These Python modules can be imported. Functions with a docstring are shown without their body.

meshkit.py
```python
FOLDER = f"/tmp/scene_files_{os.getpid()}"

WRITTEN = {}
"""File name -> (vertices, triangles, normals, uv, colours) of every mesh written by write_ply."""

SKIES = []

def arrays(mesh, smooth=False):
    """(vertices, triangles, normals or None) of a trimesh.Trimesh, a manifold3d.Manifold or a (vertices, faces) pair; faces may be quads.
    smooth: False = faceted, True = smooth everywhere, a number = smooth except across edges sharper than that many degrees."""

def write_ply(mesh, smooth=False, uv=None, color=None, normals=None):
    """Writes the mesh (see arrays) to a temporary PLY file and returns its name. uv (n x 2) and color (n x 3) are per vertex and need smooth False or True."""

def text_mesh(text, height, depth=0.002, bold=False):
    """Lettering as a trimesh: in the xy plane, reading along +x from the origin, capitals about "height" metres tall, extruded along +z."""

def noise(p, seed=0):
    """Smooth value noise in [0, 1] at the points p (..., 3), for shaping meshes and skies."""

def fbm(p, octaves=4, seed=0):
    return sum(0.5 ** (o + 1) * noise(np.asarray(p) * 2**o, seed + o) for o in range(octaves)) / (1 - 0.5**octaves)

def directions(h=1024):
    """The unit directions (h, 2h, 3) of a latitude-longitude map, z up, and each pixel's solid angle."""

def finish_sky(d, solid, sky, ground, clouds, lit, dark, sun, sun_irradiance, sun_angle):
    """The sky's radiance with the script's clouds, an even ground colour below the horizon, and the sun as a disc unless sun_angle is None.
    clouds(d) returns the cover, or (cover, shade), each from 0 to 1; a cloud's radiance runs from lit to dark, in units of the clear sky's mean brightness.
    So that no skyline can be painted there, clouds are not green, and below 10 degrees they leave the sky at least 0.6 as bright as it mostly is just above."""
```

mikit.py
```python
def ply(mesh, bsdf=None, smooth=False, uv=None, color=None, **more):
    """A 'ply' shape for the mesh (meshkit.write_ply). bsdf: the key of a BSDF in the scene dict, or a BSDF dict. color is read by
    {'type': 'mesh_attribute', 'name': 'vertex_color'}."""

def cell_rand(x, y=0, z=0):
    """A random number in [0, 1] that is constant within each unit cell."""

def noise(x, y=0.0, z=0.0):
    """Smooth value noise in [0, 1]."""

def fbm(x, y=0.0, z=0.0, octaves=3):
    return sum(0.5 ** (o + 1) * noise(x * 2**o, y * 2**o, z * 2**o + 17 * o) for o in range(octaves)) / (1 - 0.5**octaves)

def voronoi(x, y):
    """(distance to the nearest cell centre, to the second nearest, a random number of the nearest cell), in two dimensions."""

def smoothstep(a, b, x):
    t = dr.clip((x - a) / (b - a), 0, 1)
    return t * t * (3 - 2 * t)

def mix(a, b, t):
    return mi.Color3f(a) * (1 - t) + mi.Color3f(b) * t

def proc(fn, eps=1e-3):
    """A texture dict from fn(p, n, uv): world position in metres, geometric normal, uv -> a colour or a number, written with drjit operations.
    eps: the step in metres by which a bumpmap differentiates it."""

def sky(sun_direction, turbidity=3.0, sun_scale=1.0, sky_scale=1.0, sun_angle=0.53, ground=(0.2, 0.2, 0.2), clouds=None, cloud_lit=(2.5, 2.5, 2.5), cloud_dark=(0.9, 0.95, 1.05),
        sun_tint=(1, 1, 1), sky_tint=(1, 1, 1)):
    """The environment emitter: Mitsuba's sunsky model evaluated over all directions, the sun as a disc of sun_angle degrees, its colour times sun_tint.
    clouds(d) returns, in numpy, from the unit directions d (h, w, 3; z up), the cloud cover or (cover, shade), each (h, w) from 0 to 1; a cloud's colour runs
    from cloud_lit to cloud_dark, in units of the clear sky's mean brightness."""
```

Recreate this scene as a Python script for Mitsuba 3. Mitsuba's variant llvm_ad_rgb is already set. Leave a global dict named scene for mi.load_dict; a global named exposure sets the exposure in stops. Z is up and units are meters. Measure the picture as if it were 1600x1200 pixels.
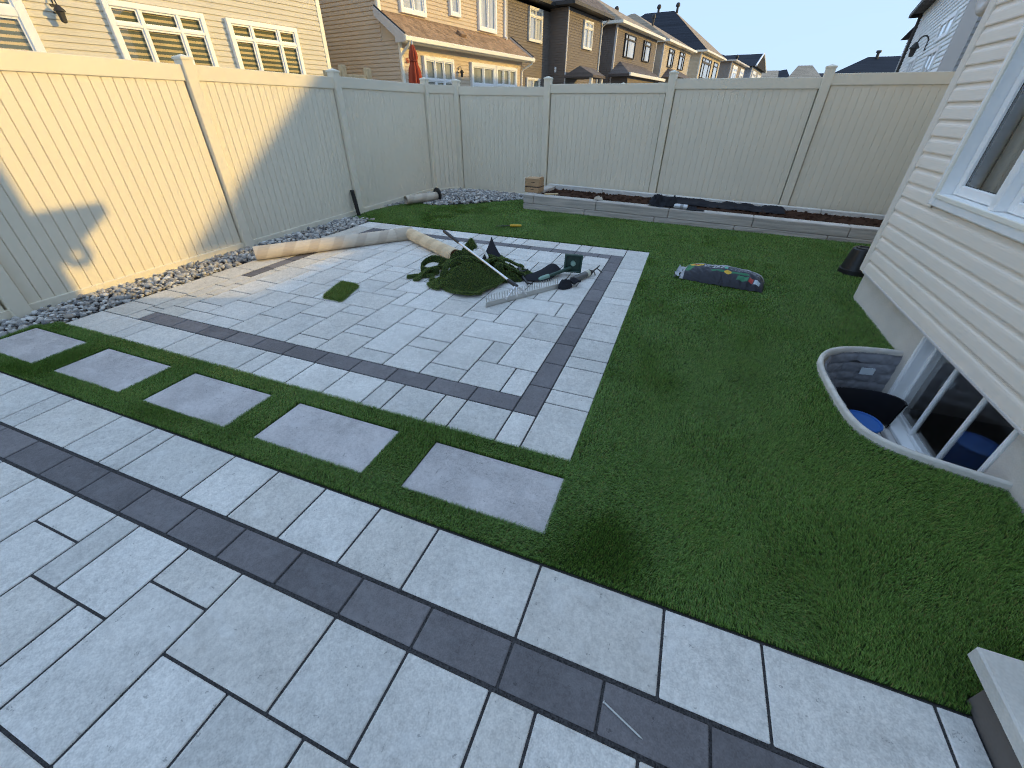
import math, random
import numpy as np, trimesh, shapely, manifold3d
import drjit as dr
import mitsuba as mi
import mikit, meshkit
from mikit import proc, noise, fbm, voronoi, cell_rand, smoothstep, mix
from shapely.geometry import Polygon
from shapely.ops import unary_union

random.seed(7)
RNG = np.random.default_rng(7)
T4 = mi.ScalarTransform4f
scene, labels = {}, {}

# ------------------------------------------------------------------ camera, sky, exposure
F, YAW, PITCH, ROLL, EYE = 640.46, -0.366084, 0.591974, -0.0094807, np.array([0, 0, 1.6])


def camera_axes():
    cy, sy = math.cos(YAW), math.sin(YAW)
    fwd = np.array([sy * math.cos(PITCH), cy * math.cos(PITCH), -math.sin(PITCH)])
    r0 = np.array([cy, -sy, 0.0])
    d0 = np.cross(fwd, r0)
    return fwd, -(-math.sin(ROLL) * r0 + math.cos(ROLL) * d0)


FWD, UPV = camera_axes()
scene['camera'] = {'type': 'perspective', 'fov': 2 * math.degrees(math.atan(800 / F)), 'fov_axis': 'x', 'near_clip': 0.05, 'far_clip': 2000.0,
                   'to_world': T4().look_at(origin=EYE.tolist(), target=(EYE + FWD).tolist(), up=UPV.tolist())}
SUN = np.array([1.0, 0.42, 0.27])
scene['sky'] = mikit.sky(SUN.tolist(), turbidity=3.0, sun_scale=0.185, sky_scale=1.0, sun_tint=(0.95, 0.95, 0.56), ground=(0.2, 0.2, 0.19),
                         clouds=lambda d: 0.975, cloud_lit=(0.56, 0.79, 1.13))   # a thin even veil over the whole sky
exposure = 4.15

# ------------------------------------------------------------------ naming helpers
_used = {}


def key_for(base):
    n = _used.get(base, -1) + 1
    _used[base] = n
    return base if n == 0 else f'{base}_{n:03d}'


def add(name, mesh, mat, parent=None, smooth=False, **more):
    k = key_for(f'{parent}__{name}' if parent else name)
    scene[k] = mikit.ply(mesh, mat, smooth=smooth, **more)
    return k


def label(k, text, cat, group=None):
    labels[k] = {'label': text, 'category': cat}
    if group:
        labels[k]['group'] = group
    return k


def thing(name, text, cat, group=None):
    return label(key_for(name), text, cat, group)


def single(name, mesh, mat, text, cat, group=None, smooth=False, **more):
    k = add(name, mesh, mat, smooth=smooth, **more)
    return label(k, text, cat, group)


def structure(name, mesh, mat, smooth=False, **more):
    k = add(name, mesh, mat, smooth=smooth, **more)
    labels[k] = {'kind': 'structure'}
    return k


# ------------------------------------------------------------------ mesh helpers
def TM(v, f):
    return trimesh.Trimesh(np.asarray(v, float), np.asarray(f, int), process=False)


def cat(ms):
    return trimesh.util.concatenate(ms)


_SG = np.array([[x, y, z] for x in (-1, 1) for y in (-1, 1) for z in (-1, 1)], float)
_cbv = []
for s in _SG:
    for a in range(3):
        _cbv.append((s, a))
_pts0 = np.array([[s[k] * (1.0 if k == a else 0.8) for k in range(3)] for s, a in _cbv])
_h = trimesh.convex.convex_hull(_pts0)
_map = [int(np.argmin(((_pts0 - v) ** 2).sum(1))) for v in _h.vertices]
_CBF = np.array(_map)[_h.faces]
_CBS = np.array([s for s, a in _cbv])
_CBA = np.array([[k == a for k in range(3)] for s, a in _cbv])


def cbox(x0, x1, y0, y1, z0, z1, b=0.003):
    """box with chamfered edges"""
    lo, hi = np.array([x0, y0, z0], float), np.array([x1, y1, z1], float)
    c, h = (lo + hi) / 2, (hi - lo) / 2
    b = min(b, 0.45 * h.min())
    return TM(c + _CBS * np.where(_CBA, h, h - b), _CBF)


def box(x0, x1, y0, y1, z0, z1):
    m = trimesh.creation.box(extents=(x1 - x0, y1 - y0, z1 - z0))
    m.apply_translation(((x0 + x1) / 2, (y0 + y1) / 2, (z0 + z1) / 2))
    return m


def frame_to(m, O, X, Y, Z):
    """puts a mesh given in local x,y,z into the frame with origin O and axes X, Y, Z"""
    v = np.asarray(m.vertices)
    B = np.array([X, Y, Z], float)
    f = np.asarray(m.faces)
    if np.linalg.det(B) < 0:
        f = f[:, ::-1]
    return TM(np.asarray(O, float) + v @ B, f)


def rot(m, deg, axis=(0, 0, 1), at=(0, 0, 0)):
    m = m.copy()
    m.apply_transform(trimesh.transformations.rotation_matrix(math.radians(deg), axis, at))
    return m


def move(m, d):
    m = m.copy()
    m.apply_translation(d)
    return m


def sweep(path, radius, n=12, caps=True, scale=None):
    """round tube along a path; radius a number or one per point"""
    P = np.asarray(path, float)
    r = np.broadcast_to(np.asarray(radius, float), (len(P),))
    t = np.gradient(P, axis=0)
    t /= np.linalg.norm(t, axis=1, keepdims=True)
    u = np.cross(t[0], [0, 0, 1] if abs(t[0][2]) < 0.9 else [1, 0, 0])
    u /= np.linalg.norm(u)
    V = []
    a = np.arange(n) * 2 * np.pi / n
    for i in range(len(P)):
        u = u - t[i] * (u @ t[i])
        u /= np.linalg.norm(u)
        w = np.cross(t[i], u)
        V.append(P[i] + r[i] * (np.cos(a)[:, None] * u + np.sin(a)[:, None] * w))
    Fc = []
    for i in range(len(P) - 1):
        for j in range(n):
            k = (j + 1) % n
            Fc += [[i * n + j, i * n + k, (i + 1) * n + k], [i * n + j, (i + 1) * n + k, (i + 1) * n + j]]
    V = np.vstack(V)
    if caps:
        c0, c1 = len(V), len(V) + 1
        V = np.vstack([V, P[:1], P[-1:]])
        e = (len(P) - 1) * n
        for j in range(n):
            k = (j + 1) % n
            Fc += [[c0, k, j], [c1, e + j, e + k]]
    return TM(V, Fc)


def prism(poly, z0, z1):
    m = trimesh.creation.extrude_polygon(poly, z1 - z0, engine='earcut')
    m.apply_translation((0, 0, z0))
    return m


def flat(poly, z):
    gs = getattr(poly, 'geoms', [poly])
    out = []
    for g in gs:
        v, f = trimesh.creation.triangulate_polygon(g, engine='earcut')
        m = TM(np.column_stack([v, np.full(len(v), z)]), f)
        if m.face_normals[0][2] < 0:
            m.invert()
        out.append(m)
    return cat(out)


def quad_strip(rows):
    """rows: list of (n,3) polylines of equal length -> mesh"""
    n = len(rows[0])
    V = np.vstack(rows)
    Fc = []
    for i in range(len(rows) - 1):
        for j in range(n - 1):
            a, b, c, d = i * n + j, i * n + j + 1, (i + 1) * n + j + 1, (i + 1) * n + j
            Fc += [[a, b, c], [a, c, d]]
    return TM(V, Fc)


def sbox(x0, x1, y0, y1):
    return shapely.box(x0, y0, x1, y1)


# ------------------------------------------------------------------ materials
def mat(name, d):
    scene['bsdf_' + name] = d
    return 'bsdf_' + name


def rgb(c):
    return {'type': 'rgb', 'value': list(c)}


def plain(name, c, rough=0.5, spec=0.4, **k):
    return mat(name, {'type': 'twosided', 'bsdf': {'type': 'principled', 'base_color': rgb(c), 'roughness': rough, 'specular': spec, **k}})


def tex(name, fn, rough=0.6, spec=0.35, bump=None, bscale=1.0, eps=1e-3, **k):
    b = {'type': 'principled', 'base_color': proc(fn), 'roughness': rough, 'specular': spec, **k}
    if bump is not None:
        b = {'type': 'bumpmap', 'arbitrary': proc(bump, eps=eps), 'scale': bscale, 'bsdf': b}
    return mat(name, {'type': 'twosided', 'bsdf': b})


def stone_fn(base, var, dust, seed, dust_k=0.22):
    base = np.array(base)

    def fn(p, n, uv):
        a = fbm(p.x * 5 + seed, p.y * 5, p.z * 5, octaves=3)
        s = noise(p.x * 260, p.y * 260, p.z * 260)
        g = noise(p.x * 75 + seed, p.y * 75, p.z * 75)
        m = fbm(p.x * 22, p.y * 22 + seed, p.z * 22, octaves=2)
        k = 1.0 + var * (a - 0.5) * 0.9 + 0.30 * (s - 0.5) + 0.20 * (g - 0.5) + 0.16 * (m - 0.5)
        spot = smoothstep(0.80, 0.86, noise(p.x * 48, p.y * 48 + seed, 3.3)) * smoothstep(0.5, 0.7, s)
        pale = smoothstep(0.62, 0.80, fbm(p.x * 9 + 31 + seed, p.y * 16, p.z * 4, octaves=3))
        c = mi.Color3f(*base.tolist()) * k
        c = mix(c, mi.Color3f(*dust), pale * dust_k)
        return c * (1 - 0.45 * spot)
    return fn


def stone_bump(p, n, uv):
    return 0.7 * fbm(p.x * 60, p.y * 60, p.z * 60, octaves=2) + 0.3 * noise(p.x * 300, p.y * 300, p.z * 300)


LIGHT = [tex(f'light_stone_{i}', stone_fn(c, 0.22, (0.70, 0.69, 0.67), 3.7 * i), 0.75, 0.3, stone_bump, 0.0012) for i, c in
         enumerate([(0.555, 0.535, 0.50), (0.50, 0.485, 0.455), (0.60, 0.58, 0.545), (0.535, 0.51, 0.47)])]
DUSTY = tex('dusty_stone', stone_fn((0.50, 0.465, 0.41), 0.22, (0.58, 0.54, 0.47), 5.1), 0.8, 0.3, stone_bump, 0.0012)
DARK = [tex(f'dark_stone_{i}', stone_fn(c, 0.35, (0.24, 0.24, 0.25), 9.1 + 2.3 * i, 0.16), 0.7, 0.35, stone_bump, 0.0012) for i, c in
        enumerate([(0.142, 0.132, 0.138), (0.165, 0.153, 0.158), (0.120, 0.112, 0.118)])]
STEP = tex('stepping_stone_concrete', stone_fn((0.43, 0.405, 0.40), 0.45, (0.52, 0.50, 0.50), 21.0, 0.45), 0.8, 0.3, stone_bump, 0.002)
SANDJ = tex('joint_sand', lambda p, n, uv: mi.Color3f(0.050, 0.048, 0.050) * (0.35 + 1.1 * noise(p.x * 260, p.y * 260, 1.0)), 0.9, 0.2)
VINYL = tex('fence_vinyl', lambda p, n, uv: mi.Color3f(0.68, 0.62, 0.495) * (0.97 + 0.06 * fbm(p.x * 3, p.y * 3, p.z * 1.5) + 0.02 * noise(p.x * 90, p.y * 90, p.z * 30)), 0.45, 0.4)
SIDING = tex('greige_siding', lambda p, n, uv: mi.Color3f(0.77, 0.69, 0.595) * (0.965 + 0.05 * fbm(p.x * 2, p.y * 1.5, p.z * 6) + 0.05 * noise(p.x * 30, p.y * 6, p.z * 160)), 0.5, 0.35)
WHITE = plain('white_frame', (0.80, 0.80, 0.79), 0.35, 0.5)
CREAMTRIM = plain('cream_trim', (0.78, 0.74, 0.64), 0.4, 0.4)
GREYTRIM = plain('grey_trim', (0.55, 0.52, 0.49), 0.45, 0.4)
OWNTRIM = plain('own_trim', (0.72, 0.655, 0.57), 0.45, 0.4)
DARKTRIM = plain('dark_trim', (0.035, 0.032, 0.03), 0.5, 0.4)


def concrete(c, seed):
    def fn(p, n, uv):
        a = fbm(p.x * 3 + seed, p.y * 3, p.z * 3, octaves=4)
        s = noise(p.x * 180, p.y * 180, p.z * 180)
        st = fbm(p.x * 9, p.y * 9, p.z * 2 + seed, octaves=2)
        return mi.Color3f(*c) * (0.7 + 0.45 * a + 0.12 * s + 0.12 * st)
    return fn


FOUND = tex('foundation_concrete', concrete((0.57, 0.525, 0.465), 2.0), 0.85, 0.25, lambda p, n, uv: fbm(p.x * 30, p.y * 30, p.z * 30), 0.004)
CAPST = tex('cap_stone', concrete((0.55, 0.53, 0.49), 8.0), 0.85, 0.25, lambda p, n, uv: fbm(p.x * 70, p.y * 70, p.z * 70), 0.005)
BASEST = tex('step_base_stone', concrete((0.13, 0.115, 0.105), 5.0), 0.85, 0.25)


def bedblock(p, n, uv):
    q = p.x * 0.9976 - p.y * 0.0698
    g = fbm(q * 3.0, p.y * 1.2, p.z * 38 + 1.5 * fbm(q * 2.5, 0, p.z * 6), octaves=3)
    rings = noise(q * 1.3, 0.3, p.z * 9)
    return mi.Color3f(0.42, 0.385, 0.345) * (0.50 + 0.8 * g + 0.2 * rings)


BLOCK = tex('wood_grain_block', bedblock, 0.85, 0.25, lambda p, n, uv: fbm(p.x * 6, p.y * 6, p.z * 60), 0.006)
SOIL = tex('planting_soil', lambda p, n, uv: mi.Color3f(0.045, 0.024, 0.016) * (0.4 + 1.2 * fbm(p.x * 40, p.y * 40, p.z * 40)), 0.95, 0.1)
GROUND = tex('ground_soil', lambda p, n, uv: mi.Color3f(0.20, 0.19, 0.15) * (0.6 + 0.8 * fbm(p.x * 2, p.y * 2, 0)), 0.95, 0.1)
TURFBASE = plain('turf_backing', (0.016, 0.028, 0.008), 0.95, 0.1)
VC = {'type': 'mesh_attribute', 'name': 'vertex_color'}
TURF = mat('turf_blades', {'type': 'twosided', 'bsdf': {'type': 'principled', 'base_color': VC, 'roughness': 0.42, 'specular': 0.42}})
PEBBLE = mat('pebble', {'type': 'twosided', 'bsdf': {'type': 'principled', 'base_color': VC, 'roughness': 0.75, 'specular': 0.3}})
BLACK = plain('black_plastic', (0.012, 0.012, 0.014), 0.35, 0.5)
BLACKCLOTH = plain('black_cloth', (0.02, 0.021, 0.026), 0.9, 0.2)
ALU = mat('aluminium', {'type': 'twosided', 'bsdf': {'type': 'principled', 'base_color': rgb((0.75, 0.75, 0.76)), 'metallic': 0.9, 'roughness': 0.35}})
GALV = mat('rake_metal', {'type': 'twosided', 'bsdf': {'type': 'principled', 'base_color': rgb((0.50, 0.49, 0.46)), 'metallic': 0.6, 'roughness': 0.45}})
GLASS = mat('window_glass', {'type': 'thindielectric', 'int_ior': 1.65})
WELLGLASS = mat('well_glass', {'type': 'thindielectric', 'int_ior': 2.1})
DARKROOM = plain('dark_room', (0.05, 0.05, 0.055), 0.9, 0.1)


def carton_tube(base, band, seed):
    """spiral-wound board: bands run round the tube; uv.x along in metres, uv.y round 0..1"""
    def fn(p, n, uv):
        s = uv.x / 0.30 + uv.y
        f = s - dr.floor(s)
        b = smoothstep(0.02, 0.05, f) * (1 - smoothstep(0.44, 0.47, f))
        k = 0.9 + 0.2 * fbm(uv.x * 14 + seed, uv.y * 30, 0.5) + 0.06 * noise(uv.x * 200, uv.y * 60, seed)
        return mix(base, band, b) * k
    return fn


CARD = tex('carton_tube', carton_tube((0.54, 0.47, 0.38), (0.46, 0.39, 0.31), 1.0), 0.8, 0.25)
CARD2 = tex('carton_tube_warm', carton_tube((0.64, 0.50, 0.33), (0.55, 0.42, 0.27), 4.0), 0.8, 0.25)
CARTON = tex('carton', lambda p, n, uv: mi.Color3f(0.40, 0.26, 0.15) * (0.85 + 0.3 * fbm(p.x * 14, p.y * 14, p.z * 60)), 0.85, 0.2)
TAPE = plain('dark_print_tape', (0.06, 0.04, 0.03), 0.6, 0.3)

# ------------------------------------------------------------------ plan of the yard (metres, camera foot at the origin)
MX, MY, X0, Y0 = 0.1595, 0.1645, -0.578, 1.94


def px(j):
    return X0 - MX * j


def py(k):
    return Y0 + MY * k


FENCE_X = -5.40
BED_DIR = math.radians(-4.0)


def fence_y(x):
    return 9.40 - (x + 2.9) * math.tan(math.radians(5.0))


WELL = [(1.86, 3.722), (1.72, 3.712), (1.574, 3.685), (1.46, 3.647), (1.37, 3.594), (1.285, 3.51), (1.228, 3.40), (1.198, 3.27), (1.191, 3.12), (1.198, 2.95), (1.207, 2.78),
        (1.225, 2.62), (1.27, 2.49), (1.35, 2.41), (1.453, 2.357), (1.60, 2.312), (1.74, 2.280), (1.86, 2.252)]
WELLP = Polygon(WELL + [(1.99, 2.252), (1.99, 3.722)])

# ------------------------------------------------------------------ ground, paving
g = 900.0
GP = Polygon([(-g, -g), (g, -g), (g, g), (-g, g)]).difference(WELLP.buffer(0.004)).difference(sbox(1.845, 9.0, -4.0, 5.0))
structure('ground', flat(GP, -0.05), GROUND)


def paver(parent, x0, x1, y0, y1, m, name='paver', gap=0.0050, z=0.0):
    z = z + RNG.normal(0, 0.0006)
    b = cbox(x0 + gap, x1 - gap, y0 + gap, y1 - gap, -0.04, 0, 0.003)
    b = TM(np.asarray(b.vertices) + [0, 0, z], b.faces)
    v = np.asarray(b.vertices)
    tx, ty = RNG.normal(0, 0.0012, 2)
    v[:, 2] += (v[:, 0] - (x0 + x1) / 2) * tx + (v[:, 1] - (y0 + y1) / 2) * ty
    return add(name, TM(v, b.faces), m, parent)


pat = structure('patio', flat(sbox(-4.85, -0.275, 1.60, 5.90), -0.005), SANDJ)
INNER = [(22, 1, 24, 2), (20, 1, 22, 2), (18, 1, 20, 2), (16, 1, 18, 3), (14, 1, 16, 4), (12, 1, 14, 2), (10, 1, 12, 3), (8, 1, 10, 2), (6, 1, 8, 3), (4, 1, 6, 2), (2, 1, 4, 3), (1, 1, 2, 3),
         (12, 2, 14, 5), (10, 3, 12, 4), (8, 2, 10, 5), (6, 3, 8, 4), (4, 2, 6, 5), (3, 3, 4, 5), (1, 3, 3, 6), (23, 2, 24, 4), (21, 2, 23, 3), (18, 2, 21, 4), (16, 3, 18, 5), (14, 4, 16, 6),
         (12, 5, 14, 6), (10, 4, 12, 7), (8, 5, 10, 7), (6, 4, 8, 7), (3, 5, 6, 7), (1, 6, 3, 8), (21, 3, 23, 5), (20, 4, 21, 6), (18, 4, 20, 6), (16, 5, 18, 6), (23, 4, 24, 6), (23, 6, 24, 9),
         (21, 5, 23, 7), (19, 6, 21, 8), (17, 6, 19, 8), (15, 6, 17, 8), (12, 6, 15, 8), (11, 7, 12, 9), (9, 7, 11, 10), (7, 7, 9, 9), (5, 7, 7, 8), (3, 7, 5, 9), (1, 8, 3, 9),
         (12, 8, 14, 9), (14, 8, 16, 10), (16, 8, 18, 9), (16, 9, 18, 11), (21, 7, 23, 10), (20, 8, 21, 10), (18, 8, 20, 11), (20, 10, 22, 12), (20, 12, 22, 13), (22, 10, 24, 12), (23, 9, 24, 10),
         (19, 11, 20, 13), (17, 11, 19, 14), (16, 11, 17, 13), (14, 10, 16, 12), (14, 12, 16, 13), (13, 9, 14, 11), (12, 11, 14, 13), (11, 9, 13, 11), (7, 9, 9, 10), (5, 8, 7, 10), (2, 9, 5, 11), (1, 9, 2, 11),
         (3, 11, 4, 13), (1, 11, 3, 14), (1, 14, 2, 16), (1, 16, 3, 18), (3, 16, 4, 18), (4, 16, 6, 18), (6, 16, 8, 18), (1, 18, 3, 19), (1, 19, 3, 21), (3, 18, 5, 20), (3, 20, 5, 21), (5, 18, 7, 21),
         (7, 18, 9, 19), (7, 19, 9, 21), (9, 19, 11, 21), (11, 19, 12, 21), (15, 13, 17, 16), (17, 14, 19, 16), (19, 13, 21, 16), (21, 13, 22, 16), (22, 12, 24, 15), (22, 15, 24, 17), (13, 13, 15, 15), (13, 15, 15, 17),
         (15, 16, 17, 17), (15, 17, 17, 19), (18, 16, 20, 18), (17, 16, 18, 18), (20, 16, 22, 19), (18, 18, 20, 21)]
grid = np.zeros((30, 30), int)
final = []
for j0, k0, j1, k1 in INNER:
    if grid[k0:k1, j0:j1].any():
        ok = [(k, j) for k in range(k0, k1) for j in range(j0, j1) if not grid[k, j]]
        for k, j in ok:
            pass
        continue
    grid[k0:k1, j0:j1] = 1
    final.append((j0, k0, j1, k1))
for k in range(1, 21):
    for j in range(1, 24):
        if grid[k, j]:
            continue
        opts = [(w, h) for w, h in ((2, 2), (2, 3), (2, 1), (1, 2), (1, 1)) if j + w <= 24 and k + h <= 21 and not grid[k:k + h, j:j + w].any()]
        w, h = opts[0] if random.random() < 0.55 else random.choice(opts[:3])
        grid[k:k + h, j:j + w] = 1
        final.append((j, k, j + w, k + h))


def pj(j):
    return px(j) if j < 24 else px(23.75)


for j0, k0, j1, k1 in final:
    m = LIGHT[RNG.integers(4)] if j0 < 22 else DUSTY
    paver(pat, pj(j1), pj(j0), py(k0), py(k1), m)
XL, XO = px(23.75), px(24.75)
# dark band round it, then the light outer course
ring_x = [px(23.75)] + [px(j) for j in (23.05, 21.05, 19.05, 17.05, 15.1, 13.1, 11.07, 9.08, 7.07, 5.02, 3.0, 1.0)]
for a, b in zip(ring_x[:-1], ring_x[1:]):
    paver(pat, a, b, py(0), py(1), DARK[RNG.integers(3)], 'dark_paver')
paver(pat, XO, XL, py(0), py(1), DUSTY, 'dark_paver')
rb = [px(23.75)] + [px(j) for j in range(22, 0, -2)] + [px(1)]
for a, b in zip(rb[:-1], rb[1:]):
    if b - a > 0.02:
        paver(pat, a, b, py(21), py(22), DARK[RNG.integers(3)], 'dark_paver')
for k in range(0, 22, 2):
    paver(pat, px(1), px(0), py(k), py(k + 2), DARK[RNG.integers(3)], 'dark_paver')
ly = [py(1), 2.18, 2.50, 2.82, 3.14, 3.46, 3.78, 4.10, 4.42, 4.74, 5.06, 5.38, py(22)]
for i, (a, b) in enumerate(zip(ly[:-1], ly[1:])):
    paver(pat, XO, XL, a, b, DUSTY if b < 3.2 else DARK[RNG.integers(3)], 'dark_paver')
bj = [26.8, 25, 23, 22, 19, 17, 14, 13, 11, 9, 7, 6, 4, 3, 1, 0]
for a, b in zip(bj[:-1], bj[1:]):
    paver(pat, px(a), px(b), 1.62, py(0), LIGHT[RNG.integers(4)], 'border_paver')
bk = [-2, 1, 2, 4, 5, 7, 9, 12, 13, 16, 18, 19, 22, 24]
for a, b in zip(bk[:-1], bk[1:]):
    paver(pat, px(0), -0.278, 1.62 if a < 0 else py(a), py(b) if b < 24 else 5.88, LIGHT[RNG.integers(4)], 'border_paver')
tj = [26.8, 25, 23, 20, 18, 17, 14, 12, 11, 10, 9, 6, 4, 3, 0]
for a, b in zip(tj[:-1], tj[1:]):
    paver(pat, px(a), px(b), py(22), 5.88, LIGHT[RNG.integers(4)], 'border_paver')
ty = [py(0), 2.20, 2.52, 3.0, 3.32, 3.80, 4.12, 4.44, 4.92, 5.24, py(22)]
for a, b in zip(ty[:-1], ty[1:]):
    paver(pat, -4.85, XO, a, b, DUSTY, 'border_paver')

walk = structure('walkway', flat(sbox(-6.0, 1.205, -3.0, 1.0), -0.005), SANDJ)
wx = [-5.9, -5.42, -5.10, -4.62, -4.28, -3.94, -3.612, -3.452, -2.962, -2.650, -2.488, -2.006, -1.694, -1.380, -1.050, -0.733, -0.240, 0.260, 0.597, 1.103, 1.203]
for a, b in zip(wx[:-1], wx[1:]):
    paver(walk, a, b, 0.680, 0.995, LIGHT[RNG.integers(4)], 'border_paver')
dx = [-5.4 + 0.321 * i for i in range(8)] + [-2.832, -2.511, -2.187, -1.862, -1.547, -1.220, -0.898, -0.576, -0.242, 0.089, 0.421, 0.745, 1.07, 1.39]
for a, b in zip(dx[:-1], dx[1:]):
    paver(walk, a, b, 0.512, 0.672, DARK[RNG.integers(3)], 'dark_paver')
FRONT = [(10, 0, 12, 1), (12, 0, 14, 2), (10, 1, 12, 3), (9, 0, 10, 2), (7, 0, 9, 2), (8, 2, 10, 4), (7, 2, 8, 5), (5, 1, 7, 4), (5, 0, 7, 1), (2, 0, 5, 2), (3, 2, 5, 4), (0, 0, 2, 2), (1, 2, 3, 4), (-2, 0, 0, 2), (-3, 0, -2, 2), (-5, 0, -3, 2),
         (14, 0, 16, 3), (16, 0, 19, 2), (12, 2, 14, 4)]
occ = {}
fr = []
for j0, m0, j1, m1 in FRONT:
    for j in range(j0, j1):
        for m_ in range(m0, m1):
            occ[j, m_] = 1
    fr.append((j0, m0, j1, m1))
for m_ in range(0, 9):
    for j in range(-12, 30):
        if (j, m_) in occ:
            continue
        opts = [(w, h) for w, h in ((2, 2), (2, 3), (2, 1), (1, 2), (1, 1)) if all((a, b) not in occ for a in range(j, j + w) for b in range(m_, m_ + h))]
        w, h = opts[0] if random.random() < 0.5 else random.choice(opts[:3])
        for a in range(j, j + w):
            for b in range(m_, m_ + h):
                occ[a, b] = 1
        fr.append((j, m_, j + w, m_ + h))
for j0, m0, j1, m1 in fr:
    if px(j0) > 1.25 or px(j1) < -6:
        continue
    paver(walk, px(j1), min(px(j0), 1.203), 0.505 - 0.162 * m1, 0.505 - 0.162 * m0, LIGHT[RNG.integers(4)])

# stepping stones in the turf strip
SS = [(-4.955, -4.242), (-3.982, -3.255), (-3.012, -2.281), (-2.044, -1.284), (-1.036, -0.270)]
SSL = ['grey stepping slab farthest left, beside the gravel', 'second grey stepping slab from the gravel', 'middle grey stepping slab in the turf strip', 'fourth grey stepping slab from the gravel, speckled pale',
       'grey stepping slab nearest the lawn, at the right end of the turf strip']
for (a, b), t in zip(SS, SSL):
    m = cbox(a, b, 1.137, 1.497, -0.04, 0.004, 0.004)
    single('stepping_stone', m, STEP, t, 'stepping stone', 'stepping slabs set in the turf strip')

# ------------------------------------------------------------------ artificial turf
LAWN = Polygon([(-0.281, 0.998), (1.203, 0.998), (1.203, 1.06), (1.83, 1.06), (1.835, 5.02), (2.9, 5.02), (2.9, 7.60), (-2.83, 7.96), (-2.75, 8.9), (-3.2, 8.75), (-3.9, 7.95), (-4.35, 7.6), (-4.62, 7.5), (-4.95, 7.62), (-5.25, 7.2),
                (-5.36, 6.6), (-5.34, 6.02), (-4.85, 5.885), (-0.281, 5.885)])
LAWN = LAWN.difference(WELLP.buffer(0.012))
STRIP = Polygon([(-5.02, 1.50), (-4.90, 1.632), (-0.281, 1.632), (-0.281, 0.998), (-6.0, 0.998), (-6.0, 1.10), (-5.0, 1.13), (-4.955, 1.135)])
for a, b in SS:
    STRIP = STRIP.difference(sbox(a - 0.002, b + 0.002, 1.135, 1.499))
TURFP = unary_union([LAWN, STRIP])
lawn = structure('lawn', flat(TURFP, 0.001), TURFBASE)
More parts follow.
